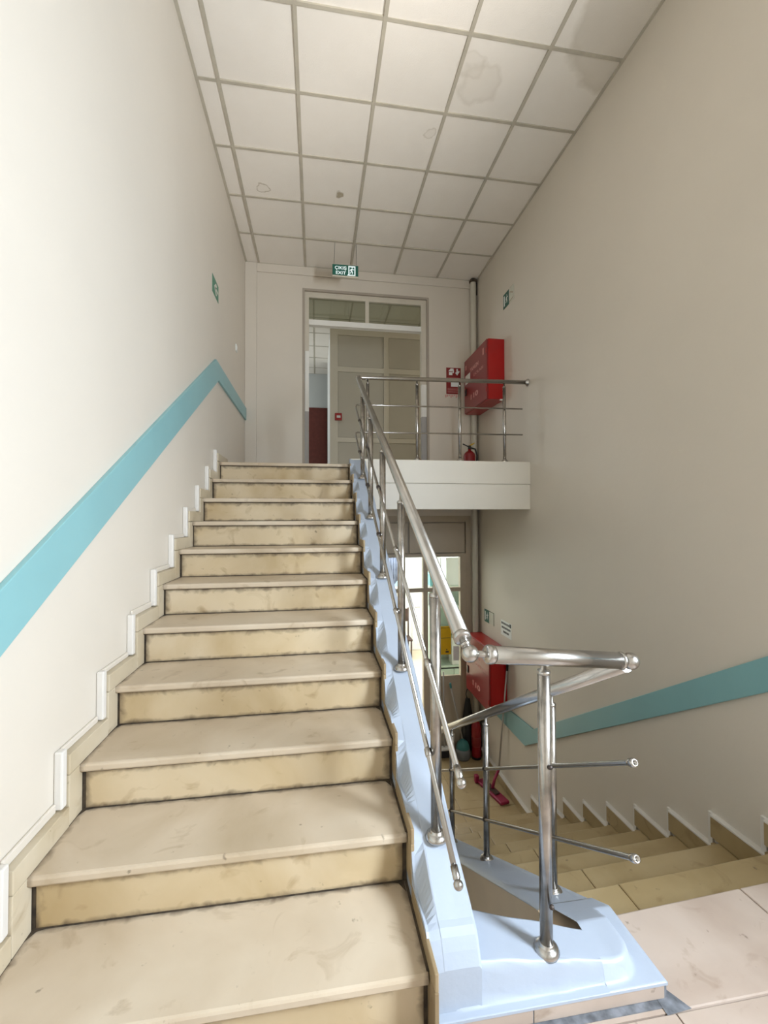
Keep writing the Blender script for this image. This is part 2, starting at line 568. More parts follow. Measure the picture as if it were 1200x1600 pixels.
for x in xs[1:-1]:
    box('grid_bar', 'grid_bar', ce, x - 0.013, x + 0.013, YE, YB, H - 0.004, H + 0.03)
for y in ys[1:-1]:
    for i in range(len(xs) - 1):
        box('grid_bar', 'grid_bar', ce, xs[i] + 0.013, xs[i + 1] - 0.013, y - 0.012, y + 0.012, H - 0.003, H + 0.03)
box('edge_angle', 'grid_bar', ce, XL, XL + 0.024, YE, YB, H - 0.004, H + 0.03)
box('edge_angle', 'grid_bar', ce, XR - 0.020, XR, YE, YB, H - 0.004, H + 0.03)
box('edge_angle', 'grid_bar', ce, XL, XR, YB - 0.024, YB, H - 0.0045, H + 0.03)

# ------------------------------------------------------------------ floors
fl = struct(MB().box(XL, XR, YE, 0.26, -0.3, -0.021).build('floor_landing', 'concrete'))
cx = [XL, 0.62, 1.26, 1.93, 2.56, XR]
ry = [YE, -1.86, -1.24, -0.64, -0.045]
for j in range(len(ry) - 1):
    for i in range(len(cx) - 1):
        box('floor_slab', 'marble_floor', fl, cx[i] + 0.002, cx[i + 1] - 0.002, ry[j] + 0.002, ry[j + 1] - 0.002, -0.021, random.uniform(-0.001, 0.0005), 0.002)
box('floor_slab', 'marble_floor', fl, XL, 1.90, -0.043, -0.0, -0.021, 0.0)
for (a, b_) in [(1.90, 2.53), (2.534, XR)]:
    MB().prism([(a, -0.043), (b_, -0.043), (b_, y2(0, b_)), (a, y2(0, a))], 'z', -0.035, 0.0).build('floor_slab', 'marble_floor', fl, 0.006)
fu = struct(MB().box(XL, XS + 0.1, 3.0, 3.2, ZU - 0.25, ZU - 0.03).box(XL, XR, 3.19, YB + 0.15, ZU - 0.25, ZU - 0.001).build('floor_upper', 'marble'))
lb = struct(MB().box(1.215, XR, 3.085, 3.20, 1.83, 2.067).box(1.36, XR, 3.095, 3.20, 1.565, 1.83).build('trim_3', 'beam_paint', bevel=0.006))
flo = struct(MB().box(XL, XR, 0.3, YB + 0.15, ZL - 0.2, ZL - 0.02).build('floor_lower', 'concrete'))
for i, (a, b_) in enumerate([(XL, 0.6), (0.6, 1.2), (1.2, 1.8), (1.8, 2.45), (2.45, XR)]):
    for (c, d) in [(2.9, 3.45), (3.45, 4.02), (4.02, YB + 0.15)]:
        box('floor_slab', 'marble_lower', flo, a + 0.002, b_ - 0.002, c + 0.002, d - 0.002, ZL - 0.02, ZL, 0.002)

# ------------------------------------------------------------------ upper flight
st = tag(empty('staircase'), 'beige marble stair flight climbing past the left wall to the upper door', 'stairs')
# concrete body: stepped top, sloping soffit
prof = [(yk(1) + 0.035, 0.0)]
for k in range(1, 12):
    prof.append((yk(k) + 0.035, zk(k) - 0.031))
    prof.append((yk(k + 1) + 0.035 if k < 11 else 3.1, zk(k) - 0.031))
prof += [(3.1, ZU - 0.3), (0.35, -0.22), (0.0, -0.22)]
MB().prism(prof, 'x', XL, XS - 0.001).build('stair_body', 'concrete', st)
def nosed_slab(x0, x1, y0, y1, z0, z1):
    r = 0.009
    pts = [(y0 + 0.004, z0), (y0, z0 + 0.006), (y0, z1 - r), (y0 + r * 0.3, z1 - r * 0.3), (y0 + r, z1), (y1, z1), (y1, z0)]
    return MB().prism(pts, 'x', x0, x1)
for k in range(1, 12):
    j = random.uniform(-0.003, 0.003)
    ye = yk(k + 1) + 0.03 if k < 11 else 3.19
    nosed_slab(0.004, XS - 0.012, yk(k) + j, ye, zk(k) - 0.03, zk(k)).build('tread', 'marble', st)
    box('riser', 'marble_riser', st, 0.011 + random.uniform(0, 0.006), XS - 0.016 - random.uniform(0, 0.006), yk(k) + 0.028, yk(k) + 0.036, zk(k - 1) + 0.003, zk(k) - 0.033, 0.002)
    # worn dirty joints along nosing underside, riser foot and the two ends
    g = MB().box(0.004, XS - 0.018, yk(k) + 0.012, yk(k) + 0.034, zk(k) - 0.0345, zk(k) - 0.0295)
    g.box(0.004, XS - 0.018, yk(k) + 0.0265, yk(k) + 0.034, zk(k - 1) - 0.001, zk(k - 1) + 0.0045)
    g.box(0.002, 0.0185, yk(k) + 0.0295, yk(k) + 0.034, zk(k - 1), zk(k) - 0.03)
    g.box(XS - 0.024, XS - 0.008, yk(k) + 0.0295, yk(k) + 0.034, zk(k - 1), zk(k) - 0.03)
    if k < 11:
        g.box(-0.001, 0.0075, yk(k) + 0.01, yk(k + 1) + 0.03, zk(k) - 0.002, zk(k) + 0.0012)
        g.box(XS - 0.0155, XS - 0.006, yk(k) + 0.01, yk(k + 1) + 0.03, zk(k) - 0.002, zk(k) + 0.0014)
    # black corner dirt at the foot of the riser
    for (xa, sx) in [(0.004, 1), (XS - 0.018, -1)]:
        if k > 1:
            g.add([(xa, yk(k) + 0.028, zk(k - 1) + 0.0016), (xa + sx * 0.055, yk(k) + 0.028, zk(k - 1) + 0.0016), (xa + sx * 0.02, yk(k) + 0.018, zk(k - 1) + 0.0016), (xa, yk(k) - 0.02, zk(k - 1) + 0.0016)], [(0, 1, 2, 3)])
    g.build('dirty_joint', 'grime', st)
    # wall skirting on the left: upright tile beside the riser, flat tile along the tread
    dy, dz = 0.065, 0.072
    box('skirting_tile', 'marble_skirt', st, XL + 0.001, 0.005 + random.uniform(0, 0.003), yk(k) - dy, yk(k) + 0.024, zk(k - 1), zk(k) - 0.002, 0.003)
    ye = yk(k + 1) - dy - 0.002 if k < 11 else 3.32
    box('skirting_tile', 'marble_skirt', st, XL + 0.001, 0.0065 + random.uniform(0, 0.003), yk(k) - dy, ye, zk(k), zk(k) + dz, 0.003)
    # inner skirting against the painted kerb
    dz = 0.05
    box('skirting_tile', 'marble_dirty', st, XS - 0.0085, XS + 0.004, yk(k) - 0.05, yk(k) + 0.028, zk(k - 1) + dz - 0.01 if k > 1 else 0.0, zk(k) - 0.001, 0.002)
    if k < 11:
        box('skirting_tile', 'marble_dirty', st, XS - 0.008, XS + 0.004, yk(k) - 0.05, yk(k + 1) - 0.052, zk(k), zk(k) + dz, 0.003)
# white painted plaster rim stepping up the left wall above the skirting
for k in range(1, 12):
    box('plaster_rim', 'plaster_white', st, XL, XL + 0.030, yk(k) - 0.098, yk(k) - 0.066, zk(k) - 0.105, zk(k) + 0.072 + random.uniform(0.018, 0.03), 0.006)
    if k < 11:
        box('plaster_rim', 'wall_paint', st, XL, XL + 0.012, yk(k) - 0.064, yk(k + 1) - 0.099, zk(k) + 0.072, zk(k) + 0.094 + random.uniform(0, 0.01), 0.005)

# kerb: painted sloping plinth that carries the posts
def kerb_edge(y):
    s, n = 0.0, 9
    for i in range(n):
        t = y + (i - n // 2) * 0.010
        k = max(1, min(11, int(math.floor((t + 0.05) / T)) + 1))
        s += zk(k) + 0.064
    return s / n
def kerb_mesh():
    xs_ = [XS - 0.005, XS + 0.004, XS + 0.036, XS + 0.040, XS + 0.10, XS + 0.144, XS + 0.150]
    wts = [1.0, 1.0, 0.06, 0.0, 0.0, 0.0, 0.0]
    v, f = [], []
    n = 190
    y0, y1 = 0.014, 3.085
    for i in range(n + 1):
        y = y0 + (y1 - y0) * i / n
        line = slope(y) + 0.022
        if y < 0.07:
            t = max(0.0, (y - 0.014) / 0.056)
            line = 0.168 + (slope(0.07) + 0.022 - 0.168) * math.sin(t * PI / 2)
        if y > 2.98: line = min(line, 2.045)
        for q, x in enumerate(xs_):
            e = min(kerb_edge(y), line + 0.006) if y > 0.07 else line - 0.004
            z = line + (e - line) * wts[q] + 0.0012 * math.sin(y * 23 + q * 2.1)
            if q == 6: z -= 0.01
            v.append((x + 0.0015 * math.sin(y * 17 + q), y, z))
    m = len(xs_)
    for i in range(n):
        for q in range(m - 1):
            a = i * m + q
            f.append((a, a + 1, a + m + 1, a + m))
    # sides and underside
    base = len(v)
    for i in range(n + 1):
        y = y0 + (y1 - y0) * i / n
        zb = max(slope(y) - 0.36, -0.2)
        v.append((xs_[0], y, zb)); v.append((xs_[-1], y, zb))
    for i in range(n):
        a, b_ = i * m, base + 2 * i
        f.append((a, a + m, b_ + 2, b_))
        a += m - 1
        f.append((a, b_ + 1, b_ + 3, a + m))
        f.append((b_, b_ + 2, b_ + 3, b_ + 1))
    f.append(tuple([q for q in range(m)] + [base + 1, base]))
    f.append(tuple([n * m + q for q in range(m)] + [base + 2 * n + 1, base + 2 * n]))
    return MB().add(v, f, False)
kb = kerb_mesh().build('painted_kerb', 'kerb_paint', st)
# foot of the kerb on the half landing: low tiled block with a rounded painted hump on top
def foot_mesh(x0, x1, nx, yback, capl, capr):
    ny, ya = 40, -0.012
    v, f = [], []
    for i in range(nx + 1):
        x = x0 + (x1 - x0) * i / nx
        yb = yback(x)
        for j in range(ny + 1):
            y = ya + (yb - ya) * (j / ny)
            hx0, hx1, hy0, rr = 1.225, 1.868, 0.022, 0.07      # rounded hump
            cxn = min(max(x, hx0 + rr), hx1 - rr)
            cyn = max(y, hy0 + rr)
            d = math.hypot(x - cxn, y - cyn) - rr              # below 0 inside
            t = min(1, max(0, (0.009 - d) / 0.018))
            t = t * t * (3 - 2 * t)
            hz = 0.168 - 0.066 * min(1, max(0, (x - 1.34) / 0.45))
            z = 0.052 + (hz - 0.052) * t + 0.002 * math.sin(x * 31 + y * 13) * t
            if abs(d) < 0.010 and x > 1.5: z += 0.005 * max(0, math.sin(x * 40))
            if x > 1.70: z = min(z, slope2(y) + 0.026)
            v.append((x, y, z))
    m = ny + 1
    for i in range(nx):
        for j in range(ny):
            a = i * m + j
            f.append((a, a + m, a + m + 1, a + 1))
    top = MB().add(v, f, True)
    b = len(v)
    f = []
    vv = []
    for i in range(nx + 1):
        vv.append((v[i * m][0], v[i * m][1], 0.044)); vv.append((v[i * m + ny][0], v[i * m + ny][1], -0.25))
    for i in range(nx):
        f.append((i * m, b + 2 * i, b + 2 * i + 2, (i + 1) * m))
        f.append((i * m + ny, (i + 1) * m + ny, b + 2 * i + 3, b + 2 * i + 1))
    if capl: f.append(tuple(list(range(m)) + [b + 1, b]))
    if capr: f.append(tuple([nx * m + j for j in range(m)] + [b + 2 * nx + 1, b + 2 * nx]))
    top.v += vv
    top.f += f
    top.smooth += [False] * len(f)
    return top
foot = foot_mesh(XS + 0.001, 1.745, 54, lambda x: 0.215 if x < 1.355 else 0.205 - 0.075 * (x - 1.355) / 0.39, True, False)
foot_r = foot_mesh(1.745, 1.935, 20, lambda x: 0.36, False, True)
nf = len(foot.v)
foot.v += foot_r.v
foot.f += [tuple(q + nf for q in fc) for fc in foot_r.f]
foot.smooth += foot_r.smooth
foot.build('kerb_foot', 'kerb_paint', st)
for (a, b_) in [(XS + 0.004, 1.50), (1.503, 1.926)]:
    box('foot_tile', 'marble_floor', st, a, b_, -0.009, 0.06, 0.003, 0.046, 0.002)
MB().box(XS, 1.934, -0.007, 0.05, -0.01, 0.045).box(1.20, 1.945, -0.03, 0.0, -0.002, 0.0025).add(
    [(1.90, -0.05, 0.002), (1.985, -0.045, 0.002), (1.945, 0.02, 0.004), (1.925, 0.03, 0.004), (1.90, -0.01, 0.004)], [(0, 1, 2, 3, 4)]).build('mortar_joint', 'mortar', st)

# ------------------------------------------------------------------ lower flight
s2 = tag(empty('staircase'), 'beige marble stair flight going down along the right wall to the lower door', 'stairs')
XI = 1.93
for k in range(1, 11):
    z = z2(k)
    if k < 10:
        xm = 2.24 + random.uniform(-0.05, 0.05)
        for (a, b_) in [(XI, xm - 0.001), (xm + 0.001, XR - 0.02)]:
            pts = [(a, y2(k - 1, a) - 0.02), (b_, y2(k - 1, b_) - 0.02), (b_, y2(k, b_)), (a, y2(k, a))]
            MB().prism(pts, 'z', z - 0.03, z).build('tread', 'marble_lower', s2, 0.007)
    pts = [(XI, y2(k - 1, XI) - 0.034), (XR - 0.02, y2(k - 1, XR) - 0.034), (XR - 0.02, y2(k - 1, XR) - 0.022), (XI, y2(k - 1, XI) - 0.022)]
    MB().prism(pts, 'z', z + 0.002, z + R2 - 0.031).build('riser', 'marble_lower', s2)
    # right wall skirting
    ya, yb = y2(k - 1, XR), y2(k, XR)
    if k < 10:
        box('skirting_tile', 'marble_lower', s2, XR - 0.030, XR - 0.001, ya + 0.045, yb + 0.045, z + 0.002, z + 0.115, 0.003)
        box('skirting_tile', 'marble_lower', s2, XR - 0.028, XR - 0.001, ya - 0.02, ya + 0.045, z + 0.002, z + R2 - 0.032, 0.003)
bd = MB()
pr = [(0.28, -0.035)]
for k in range(1, 11):
    pr.append((y2(k - 1, XI) - 0.035, z2(k - 1) - 0.033))
    pr.append((y2(k - 1, XI) - 0.035, z2(k) - 0.033))
pr += [(3.4, ZL - 0.1), (3.0, ZL - 0.2), (0.28, -0.45)]
bd.prism(pr, 'x', XI - 0.05, XR)
bd.build('stair_body', 'concrete', s2)
rim = MB()
for k in range(1, 10):
    ya, yb = y2(k - 1, XR) + 0.045, y2(k, XR) + 0.045
    rim.box(XR - 0.032, XR + 0.002, ya - 0.001, yb + 0.002, z2(k) + 0.1155, z2(k) + 0.128)
    rim.box(XR - 0.014, XR + 0.002, yb + 0.002, yb + 0.03, z2(k + 1) + 0.1, z2(k) + 0.128)
rim.box(XR - 0.040, XR + 0.002, y2(9, XR) + 0.045, 4.50, ZL + 0.0815, ZL + 0.094)
rim.build('plaster_rim', 'plaster_white', s2, 0.003)
for (c, d) in [(y2(9, XR) + 0.045, 3.66), (3.663, 4.12), (4.123, 4.50)]:
    box('skirting_tile', 'marble_lower', s2, XR - 0.042, XR - 0.005, c, d, ZL + 0.002, ZL + 0.08, 0.003)
# inner kerb of the lower flight
def lower_kerb():
    v, f = [], []
    n, xs_ = 120, [1.705, 1.712, 1.80, 1.90, 1.945, 1.975]
    y0, y1 = 0.345, 3.1
    m = len(xs_)
    rnd = [random.uniform(-1, 1) for _ in range(n + 1)]
    for i in range(n + 1):
        y = y0 + (y1 - y0) * i / n
        line = slope2(y) + 0.02
        ph = ((y - y2(0, XI)) / T2) % 1.0
        for q, x in enumerate(xs_):
            z = line
            if q == 0: z -= 0.006
            if q >= 4:
                k = int(math.floor((y - y2(0, XI)) / T2)) + 1
                z = min(line + 0.02, z2(k) + 0.004 + (0.03 if ph < 0.25 else 0)) if q == 5 else line - 0.008
            xx = x + (0.012 * rnd[i] + 0.014 * math.sin(y * 21) if q == 5 else 0)
            v.append((xx, y, z))
    for i in range(n):
        for q in range(m - 1):
            a = i * m + q
            f.append((a, a + 1, a + m + 1, a + m))
    return MB().add(v, f, True)
lower_kerb().build('painted_kerb', 'kerb_paint', s2)
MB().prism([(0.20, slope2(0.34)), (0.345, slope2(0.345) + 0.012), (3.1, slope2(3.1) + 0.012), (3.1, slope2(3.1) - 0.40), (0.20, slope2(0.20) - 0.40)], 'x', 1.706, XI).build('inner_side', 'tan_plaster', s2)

# ------------------------------------------------------------------ railings
def flange(p, parent, r=0.038, tilt=None, m='steel'):
    ax = tilt if tilt else (0, 0, 1)
    MB().lathe([(r, 0), (r * 1.02, 0.006), (r * 0.92, 0.016), (r * 0.72, 0.030), (r * 0.60, 0.036), (r * 0.60, 0.040)], p, ax, 20).build('base_cap', m, parent)
def post(p, top, parent, r=0.019, caps=True):
    """upright tube with base cap, top cap and the thin neck that meets the handrail"""
    o = MB().tube([p, (p[0], p[1], top - 0.045)], r, 16).build('post', 'steel_post', parent)
    MB().lathe([(r * 1.02, 0), (r * 1.1, 0.004), (r * 1.0, 0.012), (r * 0.5, 0.016), (r * 0.42, 0.045)], (p[0], p[1], top - 0.047), (0, 0, 1), 14).build('top_cap', 'steel', o)
    MB().lathe([(0.038, 0), (0.039, 0.007), (0.034, 0.017), (0.026, 0.022), (0.0225, 0.024), (0.0225, 0.030), (0.020, 0.031)], (p[0], p[1], p[2] - 0.004), (0, 0, 1), 20).build('base_cap', 'steel', o)
    return o
# upper flight railing
ra = tag(empty('stair_railing'), 'stainless steel railing sloping up the kerb of the climbing flight', 'railing')
RX = 1.295
HA, HB = Vector((1.303, 0.018, 1.113)), Vector((1.290, 3.03, 2.845))
MB().tube([HA, HB], 0.024, 24).build('handrail', 'steel', ra)
dirv = (HA - HB).normalized()
MB().lathe([(0.0245, 0), (0.0265, 0.003), (0.0265, 0.016), (0.022, 0.019)], HA - dirv * 0.010, dirv, 24).build('end_ring', 'steel', ra)
BA = Vector((1.316, -0.012, 1.074))
MB().tube([HA, BA], 0.012, 14).lathe([(0.012, 0), (0.017, 0.006), (0.012, 0.013)], HA + (BA - HA) * 0.30, BA - HA, 14).build('joint_neck', 'steel', ra)
MB().ball(BA, 0.025, 24, 14).build('joint_ball', 'steel', ra)
def rail_z(y): return HA.z + (HB.z - HA.z) * (y - HA.y) / (HB.y - HA.y)
PY = [0.262, 0.868, 1.46, 2.06, 2.635]
for y in PY:
    post((RX - 0.005, y, slope(y) + 0.024), rail_z(y) - 0.018, ra)
BX = 1.262
for (ya, za, yb, zb) in [(-0.075, 0.765, 2.99, 2.55), (-0.045, 0.474, 2.99, 2.277)]:
    bar = MB().tube([(BX, ya, za), (BX, yb, zb)], 0.0085, 12).build('cross_bar', 'steel', ra)
    d = Vector((0, ya - yb, za - zb)).normalized()
    p = Vector((BX, ya, za))
    MB().lathe([(0.0105, -0.03), (0.0105, 0.0), (0.007, 0.003), (0.007, 0.006)], p, d, 14).ball(p + d * 0.014, 0.0135, 16, 10).build('end_ball', 'steel', bar)
    for y in PY:
        z = za + (zb - za) * (y - ya) / (yb - ya)
        MB().tube([(BX, y, z), (RX - 0.01, y, z)], 0.006, 10).lathe([(0.0085, -0.016), (0.0118, -0.012), (0.0118, 0.012), (0.0085, 0.016)], (BX, y, z), d, 12).build('bar_collar', 'weld_dark' if y > 0.9 else 'steel', bar)
# balcony railing on the upper landing edge
rb = tag(empty('balcony_railing'), 'stainless steel guard railing along the upper landing edge', 'railing')
BY = 3.13
MB().tube([HB + Vector((0, -0.01, -0.006)), (1.289, 3.07, 2.872), (1.296, 3.115, 2.888), (1.33, BY, 2.893), (3.09, BY, 2.925)], 0.021, 20).build('handrail', 'steel', rb)
MB().lathe([(0.021, 0), (0.024, 0.01), (0.038, 0.024), (0.040, 0.030)], (3.088, BY, 2.925), (1, 0, 0), 20).build('wall_flange', 'steel', rb)
for x in (1.395, 1.905, 2.36, 2.852):
    post((x, BY, 2.067), 2.888 + 0.032 * (x - 1.3) / 1.8 - 0.012, rb, 0.0165)
for z in (2.62, 2.345):
    c = MB().tube([(1.262, 2.985, z - 0.075), (1.268, 3.06, z - 0.028), (1.29, BY - 0.022, z - 0.010), (1.33, BY - 0.02, z - 0.008), (3.045, BY - 0.02, z + 0.012)], 0.0075, 10).build('cross_bar', 'steel', rb)
    for x in (1.395, 1.905, 2.36, 2.852):
        MB().tube([(x, BY - 0.021, z), (x, BY, z)], 0.006, 8).build('bar_weld', 'weld_dark', c)
# landing end post, connecting tube and lower flight railing
rc = tag(empty('stair_railing'), 'stainless steel railing of the descending flight with short level tube and two open ended bars', 'railing')
BB = Vector((1.862, 0.046, 1.006))
dx = (BB - BA).normalized()
ta, tb = BA + dx * 0.062, BB - dx * 0.030
MB().tube([ta, tb], 0.0255, 28).build('handrail', 'steel', rc)
MB().tube([BA + dx * 0.018, ta + dx * 0.01], 0.0095, 14).build('joint_neck', 'steel', rc)
MB().lathe([(0.010, -0.008), (0.022, -0.006), (0.0275, 0.0), (0.0275, 0.012), (0.0255, 0.02)], ta - dx * 0.006, dx, 24).build('end_ring', 'steel', rc)
MB().lathe([(0.0255, 0), (0.0275, 0.004), (0.0275, 0.010), (0.016, 0.016), (0.012, 0.034)], tb - dx * 0.006, dx, 24).ball(BB + dx * 0.008, 0.027, 24, 14).build('joint_ball', 'steel', rc)
LXR = 1.845
la, le = Vector((1.872, 0.075, 0.985)), Vector((LXR, 2.95, 0.985 - 0.573 * 2.875))
MB().tube([la, le], 0.024, 24).build('handrail', 'steel', rc)
MB().tube([BB, la], 0.011, 12).build('joint_neck', 'steel', rc)
def lrail(y): return la.z + (le.z - la.z) * (y - la.y) / (le.y - la.y)
pe = post((1.582, 0.062, 0.132), (BA + dx * ((1.582 - BA.x) / dx.x)).z - 0.018, rc, 0.0195)
for z in (0.76, 0.34):
    MB().lathe([(0.007, 0), (0.008, 0.004), (0.004, 0.010)], (1.587, 0.042, z - 0.06), (0.2, -1, 0), 12).build('bolt', 'weld_dark', pe)
LP = [0.50, 1.22, 1.87, 2.5]
for y in LP:
    post((LXR + 0.01, y, slope2(y) + 0.022), lrail(y) - 0.018, rc, 0.018)
for (ya, za, zz) in [(0.012, 0.706, 0.706), (0.008, 0.418, 0.418)]:
    yb = 2.6
    zb = za - 0.573 * (yb - ya)
    bar = MB().tube([(LXR, ya, za), (LXR, yb, zb)], 0.0088, 12, cap=False).build('cross_bar', 'steel', rc)
    d = Vector((0, ya - yb, za - zb)).normalized()
    p = Vector((LXR, ya, za))
    MB().lathe([(0.0088, -0.02), (0.0125, -0.012), (0.0135, 0.004), (0.0110, 0.012), (0.0075, 0.013), (0.0060, 0.002)], p, d, 14).build('open_end', 'steel', bar)
    for y in LP:
        z = za + (zb - za) * (y - ya) / (yb - ya)
        MB().lathe([(0.0088, -0.014), (0.0122, -0.010), (0.0122, 0.010), (0.0088, 0.014)], (LXR, y, z), d, 12).build('bar_collar', 'weld_dark', bar)

# ------------------------------------------------------------------ teal wall guards
def guard(pts, x0, x1, name, label):
    o = MB().prism(pts, 'x', x0, x1).build(name, 'teal', None, 0.003)
    return tag(o, label, 'wall guard', 'teal wall guards')
sl = R / T
def lgz(y): return 1.142 + sl * y
yp = 2.888
guard([(-1.9, lgz(-1.9) - 0.172), (-1.9, lgz(-1.9)), (yp, lgz(yp)), (YB - 0.03, 2.905), (YB - 0.03, 2.752), (yp + 0.1, lgz(yp) - 0.160)], XL, XL + 0.022, 'wall_guard', 'teal board strip rising along the left wall beside the climbing steps')
s3 = 0.609
gz = lambda y: -0.98 + s3 * (3.24 - y)
guard([(-1.0, gz(-1.0)), (-1.0, gz(-1.0) + 0.195), (3.06, gz(3.06) + 0.150), (YB, -0.832), (YB, -0.98), (3.24, -0.98)], XR - 0.02, XR, 'wall_guard', 'teal board strip falling along the right wall to the lower floor')

# ------------------------------------------------------------------ upper doorway
d1 = struct(MB().box(DX0, DX0 + 0.03, YB - 0.002, YB + 0.15, ZU, DZ1).box(DX1 - 0.03, DX1, YB - 0.002, YB + 0.15, ZU, DZ1).box(DX0 + 0.03, DX1 - 0.03, YB - 0.002, YB + 0.15, DZ1 - 0.03, DZ1).build('door_1', 'reveal_tan'))
fx0, fx1 = DX0 + 0.03, DX1 - 0.03
fy0, fy1 = YB + 0.03, YB + 0.10
TZ0, TZ1 = 4.075, 4.145
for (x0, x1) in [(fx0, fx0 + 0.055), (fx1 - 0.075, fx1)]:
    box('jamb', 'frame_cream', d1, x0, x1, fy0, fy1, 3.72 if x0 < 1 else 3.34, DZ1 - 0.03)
    box('jamb', 'frame_white', d1, x0 + 0.005, x1, fy0 - 0.002, fy1, 2.91 if x0 < 1 else 2.89, 3.72 if x0 < 1 else 3.34)  # bright light reflection on the jamb, put into the colour of this white length
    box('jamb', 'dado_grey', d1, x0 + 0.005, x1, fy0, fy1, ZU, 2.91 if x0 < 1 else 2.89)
box('frame_head', 'frame_cream', d1, fx0 + 0.055, fx1 - 0.075, fy0, fy1, DZ1 - 0.10, DZ1 - 0.03)
box('transom_bar', 'frame_white', d1, fx0 + 0.055, fx1 - 0.075, fy0 - 0.01, fy1, TZ0, TZ1)
box('mullion', 'frame_cream', d1, 1.545, 1.595, fy0, fy1, TZ1, DZ1 - 0.10)
box('pane', 'glass_dark', d1, fx0 + 0.055, 1.545, YB + 0.06, YB + 0.066, TZ1, DZ1 - 0.10)
box('pane', 'glass_dark', d1, 1.595, fx1 - 0.075, YB + 0.06, YB + 0.066, TZ1, DZ1 - 0.10)
# corridor behind
CY = 6.42
FY = 8.85
wc = struct(MB().box(-1.5, -1.4, YB + 0.15, FY, ZU, H + 0.2).box(-1.5, 4.6, FY, FY + 0.1, ZU, H + 0.2).box(4.5, 4.6, YB + 0.15, FY, ZU, H + 0.2)
            .box(XR + 0.0, 4.6, YB + 0.05, YB + 0.15, ZU, H + 0.2).box(-1.5, XL, YB + 0.05, YB + 0.15, ZU, H + 0.2).build('wall_corridor', 'corridor_wall'))
struct(MB().box(-1.5, 4.6, YB + 0.15, FY, ZU - 0.2, ZU).build('floor_corridor', 'room_floor'))
cc = struct(MB().box(-1.5, 4.6, YB + 0.15, FY, H + 0.03, H + 0.1).build('ceiling_corridor', 'ceiling_void'))
gx = [0.2425 + 0.6 * i for i in range(-1, 6)]
gy = [4.85 + 0.6 * j for j in range(0, 7)] + [FY]
for i in range(len(gx) - 1):
    for j in range(len(gy) - 1):
        box('ceiling_tile', 'ceiling_tile', cc, gx[i] + 0.01, gx[i + 1] - 0.01, gy[j] + 0.01, gy[j + 1] - 0.01, H + 0.003, H + 0.02)
for x in gx:
    box('grid_bar', 'grid_bar', cc, x - 0.013, x + 0.013, 4.78, 8.85, H - 0.001, H + 0.03)
for y in gy:
    box('grid_bar', 'grid_bar', cc, gx[0], gx[-1], y - 0.012, y + 0.012, H - 0.0005, H + 0.03)
# office partition of framed panels
pt = struct(MB().box(1.20, 4.4, CY + 0.02, CY + 0.05, ZU, H).build('wall_partition', 'panel_grey'))
PXs = [(1.255, 2.075), (2.165, 2.90), (2.99, 3.72)]
PZs = [(ZU + 0.05, 2.83), (2.91, 4.075), (4.165, H - 0.10)]
for i, (a, b_) in enumerate(PXs):
    for (c, d) in PZs:
        box('panel', 'panel_grey', pt, a + 0.008, b_ - 0.008, CY + 0.012, CY + 0.03, c + 0.008, d - 0.008, 0.003)
for (a, b_) in [(1.12, 1.255), (2.075, 2.165), (2.90, 2.99), (3.72, 3.80)]:
    box('frame_post', 'panel_frame', pt, a, b_, CY - 0.005, CY + 0.05, ZU, H)
for (c, d) in [(ZU, ZU + 0.05), (2.83, 2.91), (4.075, 4.165), (H - 0.10, H)]:
    for (a, b_) in PXs:
        box('frame_rail', 'panel_frame', pt, a, b_, CY - 0.002, CY + 0.05, c, d)
box('side_panel', 'frame_white', pt, 1.12, 1.20, CY + 0.05, 8.1, ZU, H)
dd = struct(MB().box(0.70, 1.14, FY - 0.05, FY, ZU, 4.03).build('door_2', 'brown_door'))
box('door_leaf', 'brown_door', dd, 0.735, 1.115, FY - 0.065, FY - 0.02, ZU + 0.01, 3.99)
cp = tag(empty('call_point'), 'small red fire alarm call point on the office partition', 'alarm button')
box('housing', 'red_paint', cp, 1.205, 1.325, CY - 0.045, CY - 0.003, 3.205, 3.33, 0.006)
box('press_plate', 'sign_white', cp, 1.235, 1.30, CY - 0.048, CY - 0.044, 3.245, 3.285)

# ------------------------------------------------------------------ lower glazed door wall and room
d3 = struct(MB().box(LX1 - 0.07, LX1, YB + 0.01, YB + 0.09, ZL, LZ1).box(LX0, LX0 + 0.07, YB + 0.01, YB + 0.09, ZL, LZ1).box(LX0 + 0.07, LX1 - 0.07, YB + 0.01, YB + 0.09, LZ1 - 0.085, LZ1).build('door_3', 'frame_tan'))
ax0, ax1 = LX0 + 0.07, LX1 - 0.07
for (a, b_) in [(ax0, 2.135), (2.135, ax1)]:
    box('header_backing', 'reveal_tan', d3, a, b_, YB + 0.06, YB + 0.075, 0.99, LZ1 - 0.085)
    box('header_panel', 'frame_tan', d3, a + 0.012, b_ - 0.012, YB + 0.035, YB + 0.06, 1.00, LZ1 - 0.10, 0.003)
box('frame_rail', 'frame_tan', d3, ax0, ax1, YB + 0.015, YB + 0.085, 0.945, 0.99)
box('frame_rail', 'frame_tan', d3, ax0, ax1, YB + 0.015, YB + 0.085, 0.465, 0.52)
box('mullion', 'frame_tan', d3, 2.335, 2.40, YB + 0.01, YB + 0.09, ZL, 0.945)
box('frame_stile', 'frame_tan', d3, 2.865, ax1, YB + 0.013, YB + 0.088, ZL, 0.945)
for (x0, x1, z0, z1) in [(ax0, 2.335, 0.52, 0.945), (2.40, 2.865, 0.52, 0.945), (2.40, 2.865, -0.70, 0.465)]:
    box('pane', 'glass_clear', d3, x0, x1, YB + 0.047, YB + 0.053, z0, z1)
box('kick_panel', 'frame_tan', d3, 2.40, 2.865, YB + 0.03, YB + 0.07, ZL, -0.70)
LYE = 9.35
